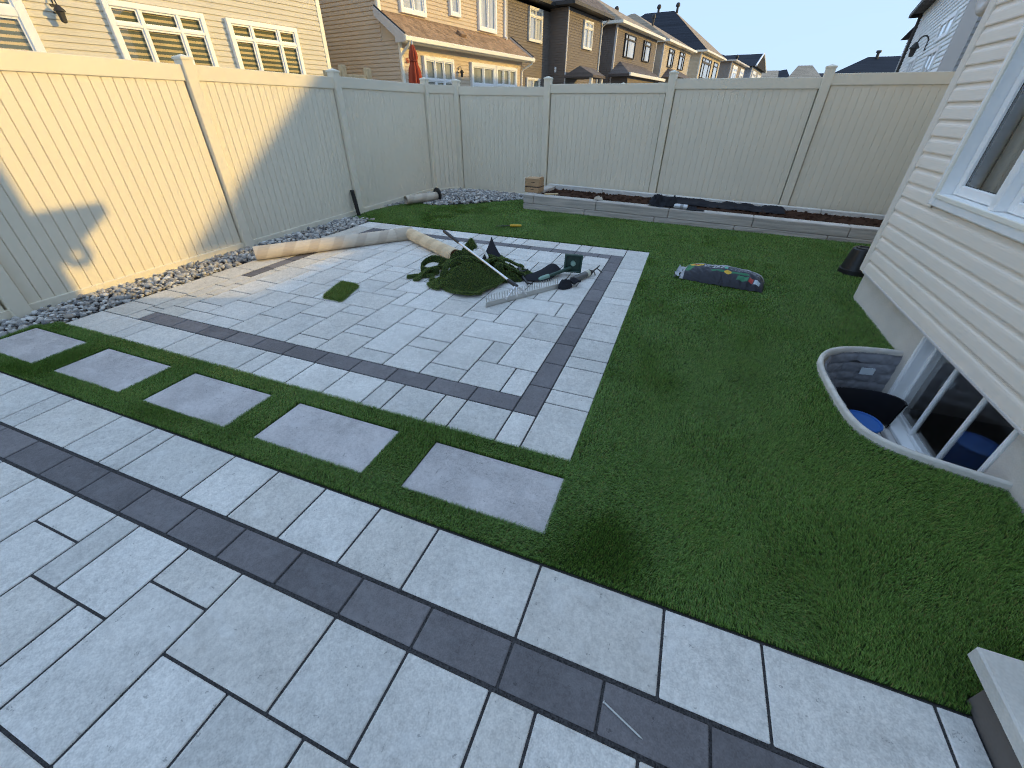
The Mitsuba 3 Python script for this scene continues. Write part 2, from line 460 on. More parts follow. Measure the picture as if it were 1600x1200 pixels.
SLABS = unary_union([sbox(a, b, 1.137, 1.497) for a, b in SS])


def np_noise(x, y, s, seed):
    return meshkit.noise(np.column_stack([x * s, y * s, np.full(len(x), 0.37)]), seed)


def turf_color(n, t):
    """a mix of greens, per blade"""
    pal = np.array([[0.080, 0.165, 0.027], [0.110, 0.220, 0.036], [0.136, 0.255, 0.044], [0.175, 0.260, 0.052], [0.25, 0.23, 0.07]])
    c = pal[RNG.choice(5, n, p=[0.30, 0.33, 0.22, 0.11, 0.04])]
    return c * RNG.uniform(0.75, 1.2, (n, 1)) * t[:, None]


def blades(P, N, L, W, lean_dir, lean, seg=1):
    """grass blades at points P along normals N; lean_dir (n,3), lean 0..1. seg 1: one bent blade of 3 triangles, 0: one triangle"""
    n = len(P)
    a = RNG.uniform(0, 2 * np.pi, n)
    side = np.column_stack([np.cos(a), np.sin(a), np.zeros(n)])
    side -= N * (side * N).sum(1, keepdims=True)
    side /= np.linalg.norm(side, axis=1, keepdims=True) + 1e-9
    tip = P + (N * (1 - 0.55 * lean[:, None]) + lean_dir * lean[:, None]) * L[:, None]
    w = side * (W / 2)[:, None]
    if seg == 0:
        V = np.stack([P - w, P + w, tip], 1).reshape(-1, 3)
        Fc = np.arange(3 * n).reshape(-1, 3)
        return V, Fc, 3
    mid = P + (N * 0.62 + lean_dir * (0.28 * lean)[:, None]) * L[:, None]
    V = np.stack([P - w, P + w, mid - 0.8 * w, mid + 0.8 * w, tip], 1).reshape(-1, 3)
    b = (np.arange(n) * 5)[:, None, None]
    Fc = (b + np.array([[0, 1, 3], [0, 3, 2], [2, 3, 4]])[None]).reshape(-1, 3)
    return V, Fc, 5


def scatter(poly, density, ymin=-9, ymax=99):
    x0, y0, x1, y1 = poly.bounds
    y0, y1 = max(y0, ymin), min(y1, ymax)
    if y1 <= y0:
        return np.zeros((0, 2))
    n = int((x1 - x0) * (y1 - y0) * density)
    p = np.column_stack([RNG.uniform(x0, x1, n), RNG.uniform(y0, y1, n)])
    return p[shapely.contains_xy(poly, p[:, 0], p[:, 1])]


def lean_field(x, y):
    """pile direction: mostly towards -y/+x, pushed about by footprints and roll creases"""
    a = 1.2 + 3.0 * (np_noise(x, y, 1.5, 1) - 0.5) + 3.4 * (np_noise(x, y, 4.2, 2) - 0.5) + RNG.normal(0, 0.40, len(x))
    m = 0.55 + 0.95 * (np_noise(x, y, 2.6, 3) - 0.5) + 0.55 * (np_noise(x, y, 7.0, 5) - 0.5) + RNG.normal(0, 0.12, len(x))
    return a, np.clip(m, 0.05, 1.0)


p = scatter(TURFP, 60000, 0.9, 9.3)
p = p[p[:, 0] > -5.6]
keep = (1.15 / np.maximum(p[:, 1] - 0.15, 1.15)) ** 1.12
p = p[RNG.random(len(p)) < keep]
a, m = lean_field(p[:, 0], p[:, 1])
n = len(p)
far = np.maximum(p[:, 1] - 0.15, 1.15) / 1.15
N = np.tile([0, 0, 1.0], (n, 1))
L = 0.026 * RNG.uniform(0.75, 1.12, n) * (0.72 + 0.55 * np_noise(p[:, 0], p[:, 1], 3.4, 7))
V, Fc, per = blades(np.column_stack([p, np.full(n, 0.001)]), N, L, 0.0019 * far ** 0.66 * RNG.uniform(0.8, 1.25, n), np.column_stack([np.cos(a), np.sin(a), 0 * a]), m, 1)
VV, FF, CC = [V], [Fc], [np.repeat(turf_color(n, np.ones(n)), per, 0)]
k = add('artificial_turf', TM(np.vstack(VV), np.vstack(FF)), TURF, color=np.vstack(CC))
labels[k] = {'label': 'short green artificial turf covering the lawn and the strip of stepping slabs', 'category': 'turf', 'kind': 'stuff'}


def fur(mesh, density, Lm, Wm, seed=0, tint=1.0):
    """turf pile on a surface: blades on the faces that look out"""
    area = mesh.area
    n = int(area * density)
    P, fi = trimesh.sample.sample_surface(mesh, n, seed=seed)
    N = mesh.face_normals[fi]
    d = np.column_stack([RNG.normal(0, 1, n), RNG.normal(0, 1, n), RNG.normal(-0.25, 0.5, n)])
    d -= N * (d * N).sum(1, keepdims=True)
    d /= np.linalg.norm(d, axis=1, keepdims=True)
    V, Fc, per = blades(np.asarray(P), N, Lm * RNG.uniform(0.7, 1.15, n), np.full(n, Wm), d, RNG.uniform(0.2, 0.8, n), 0)
    return TM(V, Fc), np.repeat(turf_color(n, np.full(n, tint)) * [1.0, 0.80, 0.85], per, 0)


# ------------------------------------------------------------------ gravel
GRAVEL = unary_union([Polygon([(-5.39, -0.5), (-4.99, -0.5), (-4.99, 1.0), (-5.03, 1.5), (-4.87, 1.63), (-4.86, 5.86), (-4.80, 5.98), (-5.33, 6.08), (-5.39, 6.2)]),
                      Polygon([(-5.37, 7.0), (-5.05, 7.66), (-4.7, 7.5), (-4.35, 7.58), (-3.9, 7.93), (-3.35, 8.60), (-3.1, 8.85), (-3.2, 9.38), (-4.90, 9.42), (-5.34, 8.95)])])
structure('gravel_bed', flat(GRAVEL, -0.03), SANDJ)
ico = trimesh.creation.icosphere(subdivisions=1)
IV, IF = np.asarray(ico.vertices), np.asarray(ico.faces)
p = np.vstack([scatter(GRAVEL, 1700, -1, 3.2), scatter(GRAVEL, 1150, 3.2, 10)])
n = len(p)
size = (RNG.gamma(7.0, 0.0022, n) * np.where(p[:, 1] > 3.2, 1.15, 1.0)).clip(0.007, 0.032)
ax = np.stack([size * RNG.uniform(0.9, 1.45, n), size * RNG.uniform(0.75, 1.1, n), size * RNG.uniform(0.5, 0.85, n)], 1)
q = trimesh.transformations
VV, CC = [], []
shapes = [IV * (1 + 0.30 * (meshkit.noise(IV * 1.3 + 9 * s, s) - 0.5)[:, None]) * (1 + 0.12 * RNG.normal(size=(1, 3))) for s in range(12)]
tone = np.array([[0.36, 0.35, 0.335], [0.46, 0.445, 0.42], [0.25, 0.245, 0.24], [0.56, 0.55, 0.53], [0.34, 0.30, 0.26], [0.17, 0.17, 0.175]])
for i in range(n):
    Rm = q.euler_matrix(*(RNG.uniform(-0.5, 0.5, 2)), RNG.uniform(0, 6.28))[:3, :3]
    v = (shapes[i % 12] * ax[i]) @ Rm.T
    near = np.exp(-((p[i, 0] + 4.3) ** 2 + (p[i, 1] - 8.5) ** 2) / 0.5) * 0.10
    v += [p[i, 0], p[i, 1], RNG.uniform(-0.02, 0.022) + near]
    VV.append(v)
    CC.append(np.tile(tone[RNG.choice(6, p=[0.25, 0.22, 0.20, 0.12, 0.11, 0.10])] * RNG.uniform(0.85, 1.15), (len(IV), 1)))
FFg = (IF[None] + (np.arange(n) * len(IV))[:, None, None]).reshape(-1, 3)
k = add('gravel', TM(np.vstack(VV), FFg), PEBBLE, smooth=True, color=np.vstack(CC))
labels[k] = {'label': 'grey and white river pebbles along the foot of the fence', 'category': 'gravel', 'kind': 'stuff'}

# ------------------------------------------------------------------ fences
ZUP = np.array([0, 0, 1.0])


def fence_post(parent, O, U, OUT, z0, z1, w=0.127):
    m = cbox(-w / 2, w / 2, -w / 2, w / 2, z0, z1 - 0.035, 0.004)
    k = add('post', frame_to(m, O, U, OUT, ZUP), VINYL, parent)
    h = w / 2 + 0.008
    v = [(-h, -h, z1 - 0.05), (h, -h, z1 - 0.05), (h, h, z1 - 0.05), (-h, h, z1 - 0.05), (-h, -h, z1 - 0.028), (h, -h, z1 - 0.028), (h, h, z1 - 0.028), (-h, h, z1 - 0.028), (0, 0, z1)]
    f = [[0, 1, 5], [0, 5, 4], [1, 2, 6], [1, 6, 5], [2, 3, 7], [2, 7, 6], [3, 0, 4], [3, 4, 7], [4, 5, 8], [5, 6, 8], [6, 7, 8], [7, 4, 8], [0, 2, 1], [0, 3, 2]]
    add('cap', frame_to(TM(v, f), O, U, OUT, ZUP), VINYL, k)


def board(w, z0, z1, g=0.0026, dep=1.0):
    """one tongue-and-groove board: face with eased edges; local x across, y out, z up"""
    prof = [(0, -0.020), (0, 0.0075 - 0.0135 * dep), (g * 0.6, 0.0075 - 0.0045 * dep), (g * 1.2, 0.0075), (w - g * 1.2, 0.0075), (w - g * 0.6, 0.0075 - 0.0045 * dep), (w, 0.0075 - 0.0135 * dep), (w, -0.020)]
    V, Fc, n = [], [], len(prof)
    for z in (z0, z1):
        V += [(a, b, z) for a, b in prof]
    for i in range(n):
        j = (i + 1) % n
        Fc += [[i, j, n + j], [i, n + j, n + i]]
    return TM(V, Fc)


def fence_panel(parent, A, B, OUT, zb, zt, bw, rail=0.145, zslope=0.0, dep=1.0):
    """boards between two posts from A to B (plan points), rails above and below; OUT towards the yard"""
    A, B = np.array(A, float), np.array(B, float)
    U = np.append((B - A), 0.0)
    L = np.linalg.norm(U)
    U /= L
    O = np.append(A, 0.0)
    OUT = np.append(np.array(OUT, float), 0.0)

    def put(m):
        v = np.asarray(m.vertices).copy()
        v[:, 2] += zslope * (v[:, 0] / L)
        return frame_to(TM(v, m.faces), O, U, OUT, ZUP)
    add('top_rail', put(cbox(0.05, L - 0.05, -0.025, 0.030, zt - rail, zt, 0.004)), VINYL, parent)
    add('bottom_rail', put(cbox(0.05, L - 0.05, -0.025, 0.026, zb, zb + 0.09, 0.004)), VINYL, parent)
    n = max(1, round((L - 0.16) / bw))
    w = (L - 0.16) / n
    add('backing', put(box(0.05, L - 0.05, -0.075, -0.060, zb + 0.02, zt - 0.02)), VINYL, parent)
    for i in range(n):
        m = board(w - 0.0012 * dep, zb + 0.06, zt - rail + 0.03, dep=dep)
        m = TM(np.asarray(m.vertices) + [0.080 + i * w, 0.004 + RNG.normal(0, 0.0004), 0], m.faces)
        add('board', put(m), VINYL, parent)


fl = thing('side_fence', 'long beige vinyl board fence on the left with low sunlight on its boards', 'fence')
LY = [-0.80, 1.60, 3.985, 6.32, 8.955]
for i in range(4):
    fence_panel(fl, (FENCE_X, LY[i]), (FENCE_X, LY[i + 1]), (1, 0), -0.01, [1.965, 1.968, 1.975, 1.99][i], 0.099)
for y, z in zip(LY, (2.05, 2.05, 2.062, 2.085, 2.11)):
    fence_post(fl, (FENCE_X, y, 0), (0, 1, 0), (1, 0, 0), -0.05, z)
CORN = (-4.935, fence_y(-4.935) - 0.13)
fc = thing('corner_fence', 'narrow beige vinyl fence panel turned across the far left corner', 'fence')
d = np.array(CORN) - np.array([FENCE_X, LY[-1]])
d /= np.linalg.norm(d)
fence_panel(fc, (FENCE_X, LY[-1]), CORN, (d[1], -d[0]), -0.03, 1.99, 0.099)
fb = thing('back_fence', 'beige vinyl board fence across the back, behind the raised bed', 'fence')
ub = np.array([math.cos(math.radians(-5)), math.sin(math.radians(-5))])
ob = (ub[1], -ub[0])
BX = [(CORN[0], None), (-2.915, None), (-0.610, None), (1.655, None), (4.05, None), (6.4, None)]
BP = [CORN] + [(x, fence_y(x)) for x, _ in BX[1:]]
zt = [(1.972, -0.02), (1.994, -0.006), (2.045, -0.012), (2.077, -0.008), (2.10, 0)]
for i in range(5):
    fence_panel(fb, BP[i], BP[i + 1], ob, -0.05, zt[i][0], 0.099 if i < 1 else 0.100, zslope=zt[i][1], dep=0.45)
for (x, y), z in zip(BP, (2.10, 2.12, 2.166, 2.192, 2.21, 2.21)):
    fence_post(fb, (x, y, 0), np.append(ub, 0), np.append(ob, 0), -0.05, z)

sg = thing('side_gate_fence', 'beige vinyl fence closing the side yard behind the house corner', 'fence')
fence_panel(sg, (3.5, 5.06), (3.5, 8.80), (-1, 0), -0.05, 2.0, 0.30)

# ------------------------------------------------------------------ raised bed
bd = thing('raised_bed', 'long raised planting bed of wood-grain concrete blocks in front of the back fence', 'raised bed')
BA = np.array([-2.838, 7.894])
bu = np.array([math.cos(BED_DIR), math.sin(BED_DIR), -0.0085])
bo = np.array([-math.sin(BED_DIR), math.cos(BED_DIR), 0])


def bedput(m):
    return frame_to(m, (BA[0], BA[1], 0), bu, bo, ZUP)


lowj = [0.0, 1.205, 2.437, 3.682, 4.956, 6.2, 7.4]
topj = [0.0, 0.208, 1.405, 2.647, 3.92, 5.19, 6.45, 7.4]
for a, b in zip(lowj[:-1], lowj[1:]):
    add('block', bedput(cbox(a + 0.004, b - 0.004, 0, 0.20, -0.06, 0.108, 0.008)), BLOCK, bd)
for a, b in zip(topj[:-1], topj[1:]):
    add('block', bedput(cbox(a + 0.004, b - 0.004, 0.004, 0.20, 0.111, 0.262, 0.009)), BLOCK, bd)
for i in range(5):
    for z0, z1 in ((-0.06, 0.108), (0.111, 0.262)):
        add('block', bedput(cbox(0, 0.19, 0.204 + 0.25 * i, 0.45 + 0.25 * i, z0, z1, 0.008)), BLOCK, bd)
rj = [0.02, 1.2, 2.45, 3.7, 4.95, 6.2, 7.4]
for a, b in zip(rj[:-1], rj[1:]):
    add('back_kerb', bedput(rot(cbox(a + 0.004, b - 0.004, 1.26, 1.36, -0.05, 0.285, 0.008), -2.0, at=(0, 1.3, 0))), CAPST, bd)
sx, sy = np.meshgrid(np.linspace(0.19, 7.35, 180), np.linspace(0.19, 1.30, 30), indexing='ij')
hz = 0.175 + 0.05 * meshkit.fbm(np.stack([sx * 3, sy * 3, sx * 0], -1), 3, 4) + 0.035 * meshkit.fbm(np.stack([sx * 22, sy * 22, sx * 0], -1), 2, 9) - 0.03 * (sy > 1.15)
soil = quad_strip([np.column_stack([sx[i], sy[i], hz[i]]) for i in range(180)])
add('soil', bedput(soil), SOIL, bd, smooth=True)
VV = []
for i in range(900):
    a, b = RNG.uniform(0.25, 6.8), RNG.uniform(0.22, 1.24)
    r = RNG.uniform(0.008, 0.028)
    VV.append(shapes[i % 12] * r + [a, b, 0.222 - 0.02 * (b > 1.1)])
m = TM(np.vstack(VV), (IF[None] + (np.arange(len(VV)) * len(IV))[:, None, None]).reshape(-1, 3))
k = add('soil_clods', bedput(m), SOIL, bd)
labels[k] = {'kind': 'stuff'}


def crumple(x0, x1, y0, y1, z, amp, seed, nx=60, ny=30, freq=5.0):
    xs, ys = np.meshgrid(np.linspace(x0, x1, nx), np.linspace(y0, y1, ny), indexing='ij')
    r = 1 - np.abs(2 * meshkit.fbm(np.stack([xs * freq, ys * freq, xs * 0], -1), 3, seed) - 1)
    e = np.minimum.reduce([xs - x0, x1 - xs, ys - y0, y1 - ys]) / 0.06
    h = z + amp * r ** 3 * np.clip(e + 0.25, 0, 1)
    wob = 0.05 * (meshkit.noise(np.stack([xs * 6, ys * 6, xs * 0 + 5], -1), seed) - 0.5)
    return quad_strip([np.column_stack([xs[i] + wob[i], ys[i] + 0.6 * wob[i], h[i]]) for i in range(nx)])


m = crumple(2.2, 4.4, 0.62, 1.22, 0.235, 0.05, 21, 110, 30, 4.0)
single('landscape_fabric', bedput(m), BLACKCLOTH, 'black landscape fabric lying on the soil along the back of the raised bed', 'landscape fabric', smooth=True)
m = crumple(2.28, 2.72, 0.05, 0.55, 0.262, 0.15, 33, 50, 40, 6.0)
single('black_cloth', bedput(m), BLACKCLOTH, 'crumpled black cloth on the front edge of the raised bed beside the silver bottle', 'cloth', smooth=True)

# ------------------------------------------------------------------ own house (right)
oh = thing('own_house', 'house on the right with greige lap siding above a concrete foundation', 'house')
HX, HY = 1.80, 5.05
HTOP = 3.52


def lap(L, e=0.1143, b=0.0):
    prof = [(-0.004, 0.0), (-0.004, 0.0165), (0.004, 0.0185), (0.064, 0.0150), (0.076, 0.0125), (0.084, 0.0065), (0.092, 0.0045), (e + 0.004, 0.0035)]
    V = [(0, z, o) for z, o in prof] + [(L, z, o) for z, o in prof]
    n = len(prof)
    Fc = []
    for i in range(n - 1):
        Fc += [[i, n + i, n + i + 1], [i, n + i + 1, i + 1]]
    return TM([(x, o, z) for x, z, o in V], Fc)


WINY0, WINY1, WINZ0, WINZ1 = 2.20, 4.365, 1.008, 2.42
nc = int((HTOP - 0.30) / 0.1143)
for c in range(nc):
    z = 0.302 + c * 0.1143
    spans = [(-3.0, HY - 0.085)]
    if z + 0.1143 > WINZ0 + 0.02 and z < WINZ1 - 0.02:
        spans = [(-3.0, WINY0 + 0.01), (WINY1 - 0.01, HY - 0.085)]
    for a, b in spans:
        m = lap(b - a)
        if c < 22:
            add('siding_board', frame_to(m, (HX + 0.012, a, z), (0, 1, 0), (-1, 0, 0), ZUP), SIDING, oh)
        else:
            VV_ = scene.setdefault('_tmp', [])
            VV_.append(frame_to(m, (HX + 0.012, a, z), (0, 1, 0), (-1, 0, 0), ZUP))
k = add('upper_siding', cat(scene.pop('_tmp')), SIDING, oh)
labels[k] = {'kind': 'stuff'}
add('corner_trim', cat([cbox(HX - 0.012, HX + 0.02, HY - 0.09, HY + 0.012, 0.285, HTOP, 0.004), cbox(HX - 0.008, HX + 0.09, HY - 0.012, HY + 0.016, 0.285, HTOP, 0.004)]), OWNTRIM, oh)
add('starter_strip', cbox(HX - 0.012, HX + 0.03, -3, HY - 0.09, 0.283, 0.299, 0.002), GREYTRIM, oh)
# shell behind the siding with the window opening; side wall and roof outside the frame, whose shadow falls on the fence
add('wall', cat([box(HX + 0.012, HX + 0.10, -3, WINY0, 0.29, HTOP), box(HX + 0.012, HX + 0.10, WINY1, HY, 0.29, HTOP), box(HX + 0.012, HX + 0.10, WINY0, WINY1, 0.29, WINZ0), box(HX + 0.012, HX + 0.10, WINY0, WINY1, WINZ1, HTOP)]), SIDING, oh)
add('side_wall', cat([box(HX + 0.10, 12.5, HY - 0.10, HY, 0.29, HTOP), box(12.4, 12.5, -3, HY - 0.1, 0.29, HTOP), box(HX + 0.1, 12.4, -3, -2.9, 0.29, HTOP)]), SIDING, oh)
add('floor', box(HX + 0.10, 12.3, -2.9, HY - 0.1, 0.42, 0.50), DARKROOM, oh)
add('back_room_wall', cat([box(5.2, 5.3, -2.9, HY - 0.1, 0.5, 3.0), box(HX + 0.1, 5.2, -2.9, HY - 0.1, 2.95, 3.0), box(HX + 0.1, 5.3, -2.9, HY - 0.1, -1.2, -1.1), box(5.2, 5.3, -2.9, HY - 0.1, -1.1, 0.42)]), plain('room_wall', (0.30, 0.27, 0.22), 0.9, 0.1), oh)
add('foundation', cat([box(1.84, 1.92, 3.58, 5.03, -1.2, 0.286), box(1.84, 1.92, -3, 2.42, -1.2, 0.286), box(1.84, 1.92, 2.42, 3.58, -1.2, -0.42), box(1.92, 12.4, 4.93, 5.03, -1.2, 0.289), ]), FOUND, oh)
add('upper_storey', box(3.0, 12.5, -3, HY - 0.001, 3.5, 6.0), SIDING, oh)
OWNROOF = plain('own_roof', (0.07, 0.06, 0.055), 0.9, 0.2)
add('lean_to_roof', TM([(HX - 0.30, -3.2, HTOP), (HX - 0.30, HY + 0.10, HTOP), (3.0, HY + 0.10, HTOP + 0.85), (3.0, -3.2, HTOP + 0.85), (HX - 0.30, -3.2, HTOP - 0.06), (HX - 0.30, HY + 0.10, HTOP - 0.06), (3.0, HY + 0.10, HTOP - 0.06), (3.0, -3.2, HTOP - 0.06)],
                       [[0, 2, 1], [0, 3, 2], [4, 5, 6], [4, 6, 7], [0, 1, 5], [0, 5, 4], [1, 2, 6], [1, 6, 5], [3, 0, 4], [3, 4, 7]]), OWNROOF, oh)
ov = 0.35
rv = [(3.0 - ov, HY + ov, 6.0), (12.6, HY + ov, 6.0), (12.6, -3.2, 6.0), (3.0 - ov, -3.2, 6.0), (6.5, 1.2, 8.4), (9.2, 1.2, 8.4)]
add('roof', TM(rv, [[0, 5, 4], [0, 1, 5], [1, 2, 5], [2, 3, 4], [2, 4, 5], [3, 0, 4], [0, 3, 2], [0, 2, 1]]), OWNROOF, oh)
# small eave over the side door with its bracket and elbow (outside the frame; its shadow shows on the fence)
zc = 2.745
add('side_eave', cat([cbox(HX + 0.02, HX + 1.6, HY + 0.016, HY + 0.60, zc - 0.11, zc, 0.004),
                      TM([(HX + 0.02, HY + 0.02, zc - 0.42), (HX + 0.02, HY + 0.02, zc - 0.10), (HX + 0.02, HY + 0.56, zc - 0.10), (HX + 0.02, HY + 0.30, zc - 0.30), (HX + 0.09, HY + 0.02, zc - 0.42), (HX + 0.09, HY + 0.02, zc - 0.10), (HX + 0.09, HY + 0.56, zc - 0.10), (HX + 0.09, HY + 0.30, zc - 0.30)],
                         [[0, 2, 1], [0, 3, 2], [4, 5, 6], [4, 6, 7], [0, 4, 7], [0, 7, 3], [3, 7, 6], [3, 6, 2], [1, 2, 6], [1, 6, 5]])]), GREYTRIM, oh)
tt = np.linspace(0, 2 * np.pi, 25)
add('downspout_elbow', sweep(np.column_stack([np.full(25, HX + 0.05), HY + 0.19 + 0.085 * np.cos(tt), zc - 0.40 + 0.085 * np.sin(tt)]), 0.045, 10, False), GREYTRIM, oh, smooth=True)

# large window
w = key_for(f'{oh}__window')
OUTX = (-1, 0, 0)


def wput(m, x=0.0):
    return frame_to(m, (HX + x, 0, 0), (0, 1, 0), OUTX, ZUP)   # local x = y, y = out, z up


def ring_frame(y0, y1, z0, z1, w_, o0, o1, b=0.004):
    return cat([cbox(y0, y0 + w_, o0, o1, z0, z1, b), cbox(y1 - w_, y1, o0, o1, z0, z1, b), cbox(y0 + w_, y1 - w_, o0, o1, z0, z0 + w_, b), cbox(y0 + w_, y1 - w_, o0, o1, z1 - w_, z1, b)])


scene[w] = mikit.ply(wput(ring_frame(WINY0, WINY1, WINZ0, WINZ1, 0.085, -0.09, 0.032, 0.008)), WHITE)
add('trim_lip', wput(ring_frame(WINY0 + 0.055, WINY1 - 0.055, WINZ0 + 0.055, WINZ1 - 0.055, 0.03, 0.026, 0.040, 0.006)), CREAMTRIM, w)
for y0, y1 in ((3.655, 4.278), (2.97, 3.585), (2.29, 2.90)):
    add('sash', wput(ring_frame(y0 + 0.006, y1 - 0.006, WINZ0 + 0.09, WINZ1 - 0.09, 0.066, -0.085, -0.045, 0.006)), WHITE, w)
    add('pane', wput(TM([(y0 + 0.06, -0.066, WINZ0 + 0.14), (y1 - 0.06, -0.066, WINZ0 + 0.14), (y1 - 0.06, -0.066, WINZ1 - 0.14), (y0 + 0.06, -0.066, WINZ1 - 0.14)], [[0, 1, 2], [0, 2, 3]])), GLASS, w)
    add('bead', wput(ring_frame(y0 + 0.068, y1 - 0.068, WINZ0 + 0.152, WINZ1 - 0.152, 0.008, -0.080, -0.064, 0.002)), BLACK, w)
for y in (3.62, 2.935):
    add('mullion', wput(cbox(y - 0.035, y + 0.035, -0.088, 0.012, WINZ0 + 0.086, WINZ1 - 0.086, 0.006)), WHITE, w)
CURT = tex('window_curtain', lambda p, n, uv: mi.Color3f(0.36, 0.33, 0.27) * (0.75 + 0.25 * dr.sin(p.y * 55 + 2 * dr.sin(p.y * 21))), 0.9, 0.1)
cx = np.linspace(2.25, 4.30, 160)
cw = 0.02 * np.sin(cx * 48 + 1.5 * np.sin(cx * 17))
add('curtain', quad_strip([np.column_stack([HX + 0.22 + cw, cx, np.full(160, z)]) for z in (2.6, 0.98)]), CURT, w, smooth=True)

# basement window in the well
bw = key_for(f'{oh}__basement_window')
BY0, BY1, BZ0, BZ1 = 2.425, 3.575, -0.415, 0.284


def bput(m):
    return frame_to(m, (1.84, 0, 0), (0, 1, 0), OUTX, ZUP)


scene[bw] = mikit.ply(bput(ring_frame(BY0, BY1, BZ0, BZ1, 0.028, -0.14, 0.012, 0.004)), WHITE)
add('liner', bput(box(BY0 + 0.028, BY0 + 0.034, -0.14, 0.0, BZ0, BZ1 - 0.03)), WHITE, bw)
add('liner', bput(box(BY1 - 0.034, BY1 - 0.028, -0.14, 0, BZ0, BZ1 - 0.03)), WHITE, bw)
for a, b, o in ((3.20, 3.545, -0.075), (2.825, 3.215, -0.06), (2.453, 2.835, -0.042)):
    add('sash', bput(ring_frame(a, b, BZ0 + 0.03, BZ1 - 0.03, 0.028, o - 0.02, o, 0.004)), WHITE, bw)
    add('pane', bput(TM([(a + 0.02, o - 0.01, BZ0 + 0.05), (b - 0.02, o - 0.01, BZ0 + 0.05), (b - 0.02, o - 0.01, BZ1 - 0.05), (a + 0.02, o - 0.01, BZ1 - 0.05)], [[0, 1, 2], [0, 2, 3]])), WELLGLASS, bw)
add('sill', bput(cat([cbox(BY0 - 0.02, BY1 + 0.02, -0.02, 0.05, BZ0 - 0.045, BZ0 - 0.004, 0.006), cbox(BY0 - 0.02, BY1 + 0.02, 0.05, 0.11, BZ0 - 0.075, BZ0 - 0.04, 0.006)])), GREYTRIM, bw)

# window well
ww = thing('window_well', 'grey window well with a pale rounded rim and moulded stone pattern inside, beside the house', 'window well')
WP = np.array(WELL)
seg = np.linalg.norm(np.diff(WP, axis=0), axis=1)
s = np.concatenate([[0], np.cumsum(seg)])
si = np.linspace(0, s[-1], 240)
wp = np.column_stack([np.interp(si, s, WP[:, 0]), np.interp(si, s, WP[:, 1])])
for _ in range(30):
    wp[1:-1] = 0.25 * wp[:-2] + 0.5 * wp[1:-1] + 0.25 * wp[2:]
tn = np.gradient(wp, axis=0)
tn /= np.linalg.norm(tn, axis=1, keepdims=True)
inn = np.column_stack([-tn[:, 1], tn[:, 0]])
rim = [(0.014, 0.0), (0.014, 0.040), (0.008, 0.052), (-0.004, 0.056), (-0.016, 0.050), (-0.022, 0.036), (-0.022, 0.0)]
add('rim', quad_strip([np.column_stack([wp + inn * -o, np.full(240, z)]) for o, z in rim]), tex('well_rim', lambda p, n, uv: mi.Color3f(0.56, 0.53, 0.48) * (0.8 + 0.4 * fbm(p.x * 20, p.y * 20, p.z * 20)), 0.6, 0.4), ww, smooth=50)
zs = np.linspace(0.025, -0.75, 90)
rows = []
for z in zs:
    cz = np.floor((z + 0.75) / 0.085)
    fz = (z + 0.75) / 0.085 - cz
    L = 0.16 + 0.05 * ((cz * 7) % 3)
    ph = (si + 0.09 * cz) / L
    cu = np.floor(ph)
    fu = ph - cu
    r = np.sin(np.pi * np.clip(fz, 0, 1)) ** 0.35 * np.clip(np.sin(np.pi * fu), 0.0, 1) ** 0.3
    rnd = meshkit.noise(np.column_stack([si * 30, np.full(240, z * 30), cu]), 3)
    rows.append(np.column_stack([wp + inn * (0.026 + 0.022 * r + 0.008 * rnd)[:, None], np.full(240, z)]))
add('liner', quad_strip(rows), tex('well_plastic', lambda p, n, uv: mi.Color3f(0.22, 0.225, 0.25) * (0.6 + 0.8 * fbm(p.x * 30, p.y * 30, p.z * 30)), 0.5, 0.4), ww, smooth=40)
add('base', flat(WELLP.buffer(-0.005), -0.62), tex('well_base', lambda p, n, uv: mi.Color3f(0.16, 0.16, 0.17) * (0.4 + 1.0 * voronoi(p.x * 30, p.y * 30)[0]), 0.9, 0.2), ww)
i = 22
c0 = np.append(wp[i] + inn[i] * 0.062, -0.13)
st = frame_to(box(-0.05, 0.05, -0.002, 0.002, -0.03, 0.03), c0, np.append(tn[i], 0), np.append(inn[i], 0), ZUP)
single('sticker', st, plain('sticker_paper', (0.62, 0.68, 0.72), 0.5, 0.4), 'small pale sticker on the inside wall of the window well', 'sticker')
a = np.linspace(-0.2, 3.4, 40)
tub = quad_strip([np.column_stack([1.545 + r * 0.30 * np.cos(a) * 1.0, 3.335 + r * 0.17 * np.sin(a), np.full(40, z) + 0.05 * np.cos(a) * (z > -0.3)]) for r, z in ((0.80, -0.62), (0.92, -0.40), (1.0, -0.245), (1.02, -0.235), (0.97, -0.235), (0.9, -0.4), (0.78, -0.60))])
add_tub = single('plastic_sheet', tub, BLACK, 'curved black plastic sheet standing in the window well', 'plastic sheet', smooth=40)
bl = trimesh.creation.cylinder(radius=0.105, height=0.26, sections=32)
bl.vertices[:, :2] *= (1 + 0.16 * (bl.vertices[:, 2:3] > 0))
bk_ = thing('bucket', 'bright blue bucket at the bottom of the window well', 'bucket')
BLUE = plain('blue_plastic', (0.03, 0.13, 0.42), 0.4, 0.4)
add('body', move(bl, (1.555, 3.13, -0.42)), BLUE, bk_, smooth=40)
add('rim', sweep(np.column_stack([1.555 + 0.125 * np.cos(tt), 3.13 + 0.125 * np.sin(tt), np.full(25, -0.29)]), 0.009, 8, False), BLUE, bk_, smooth=True)

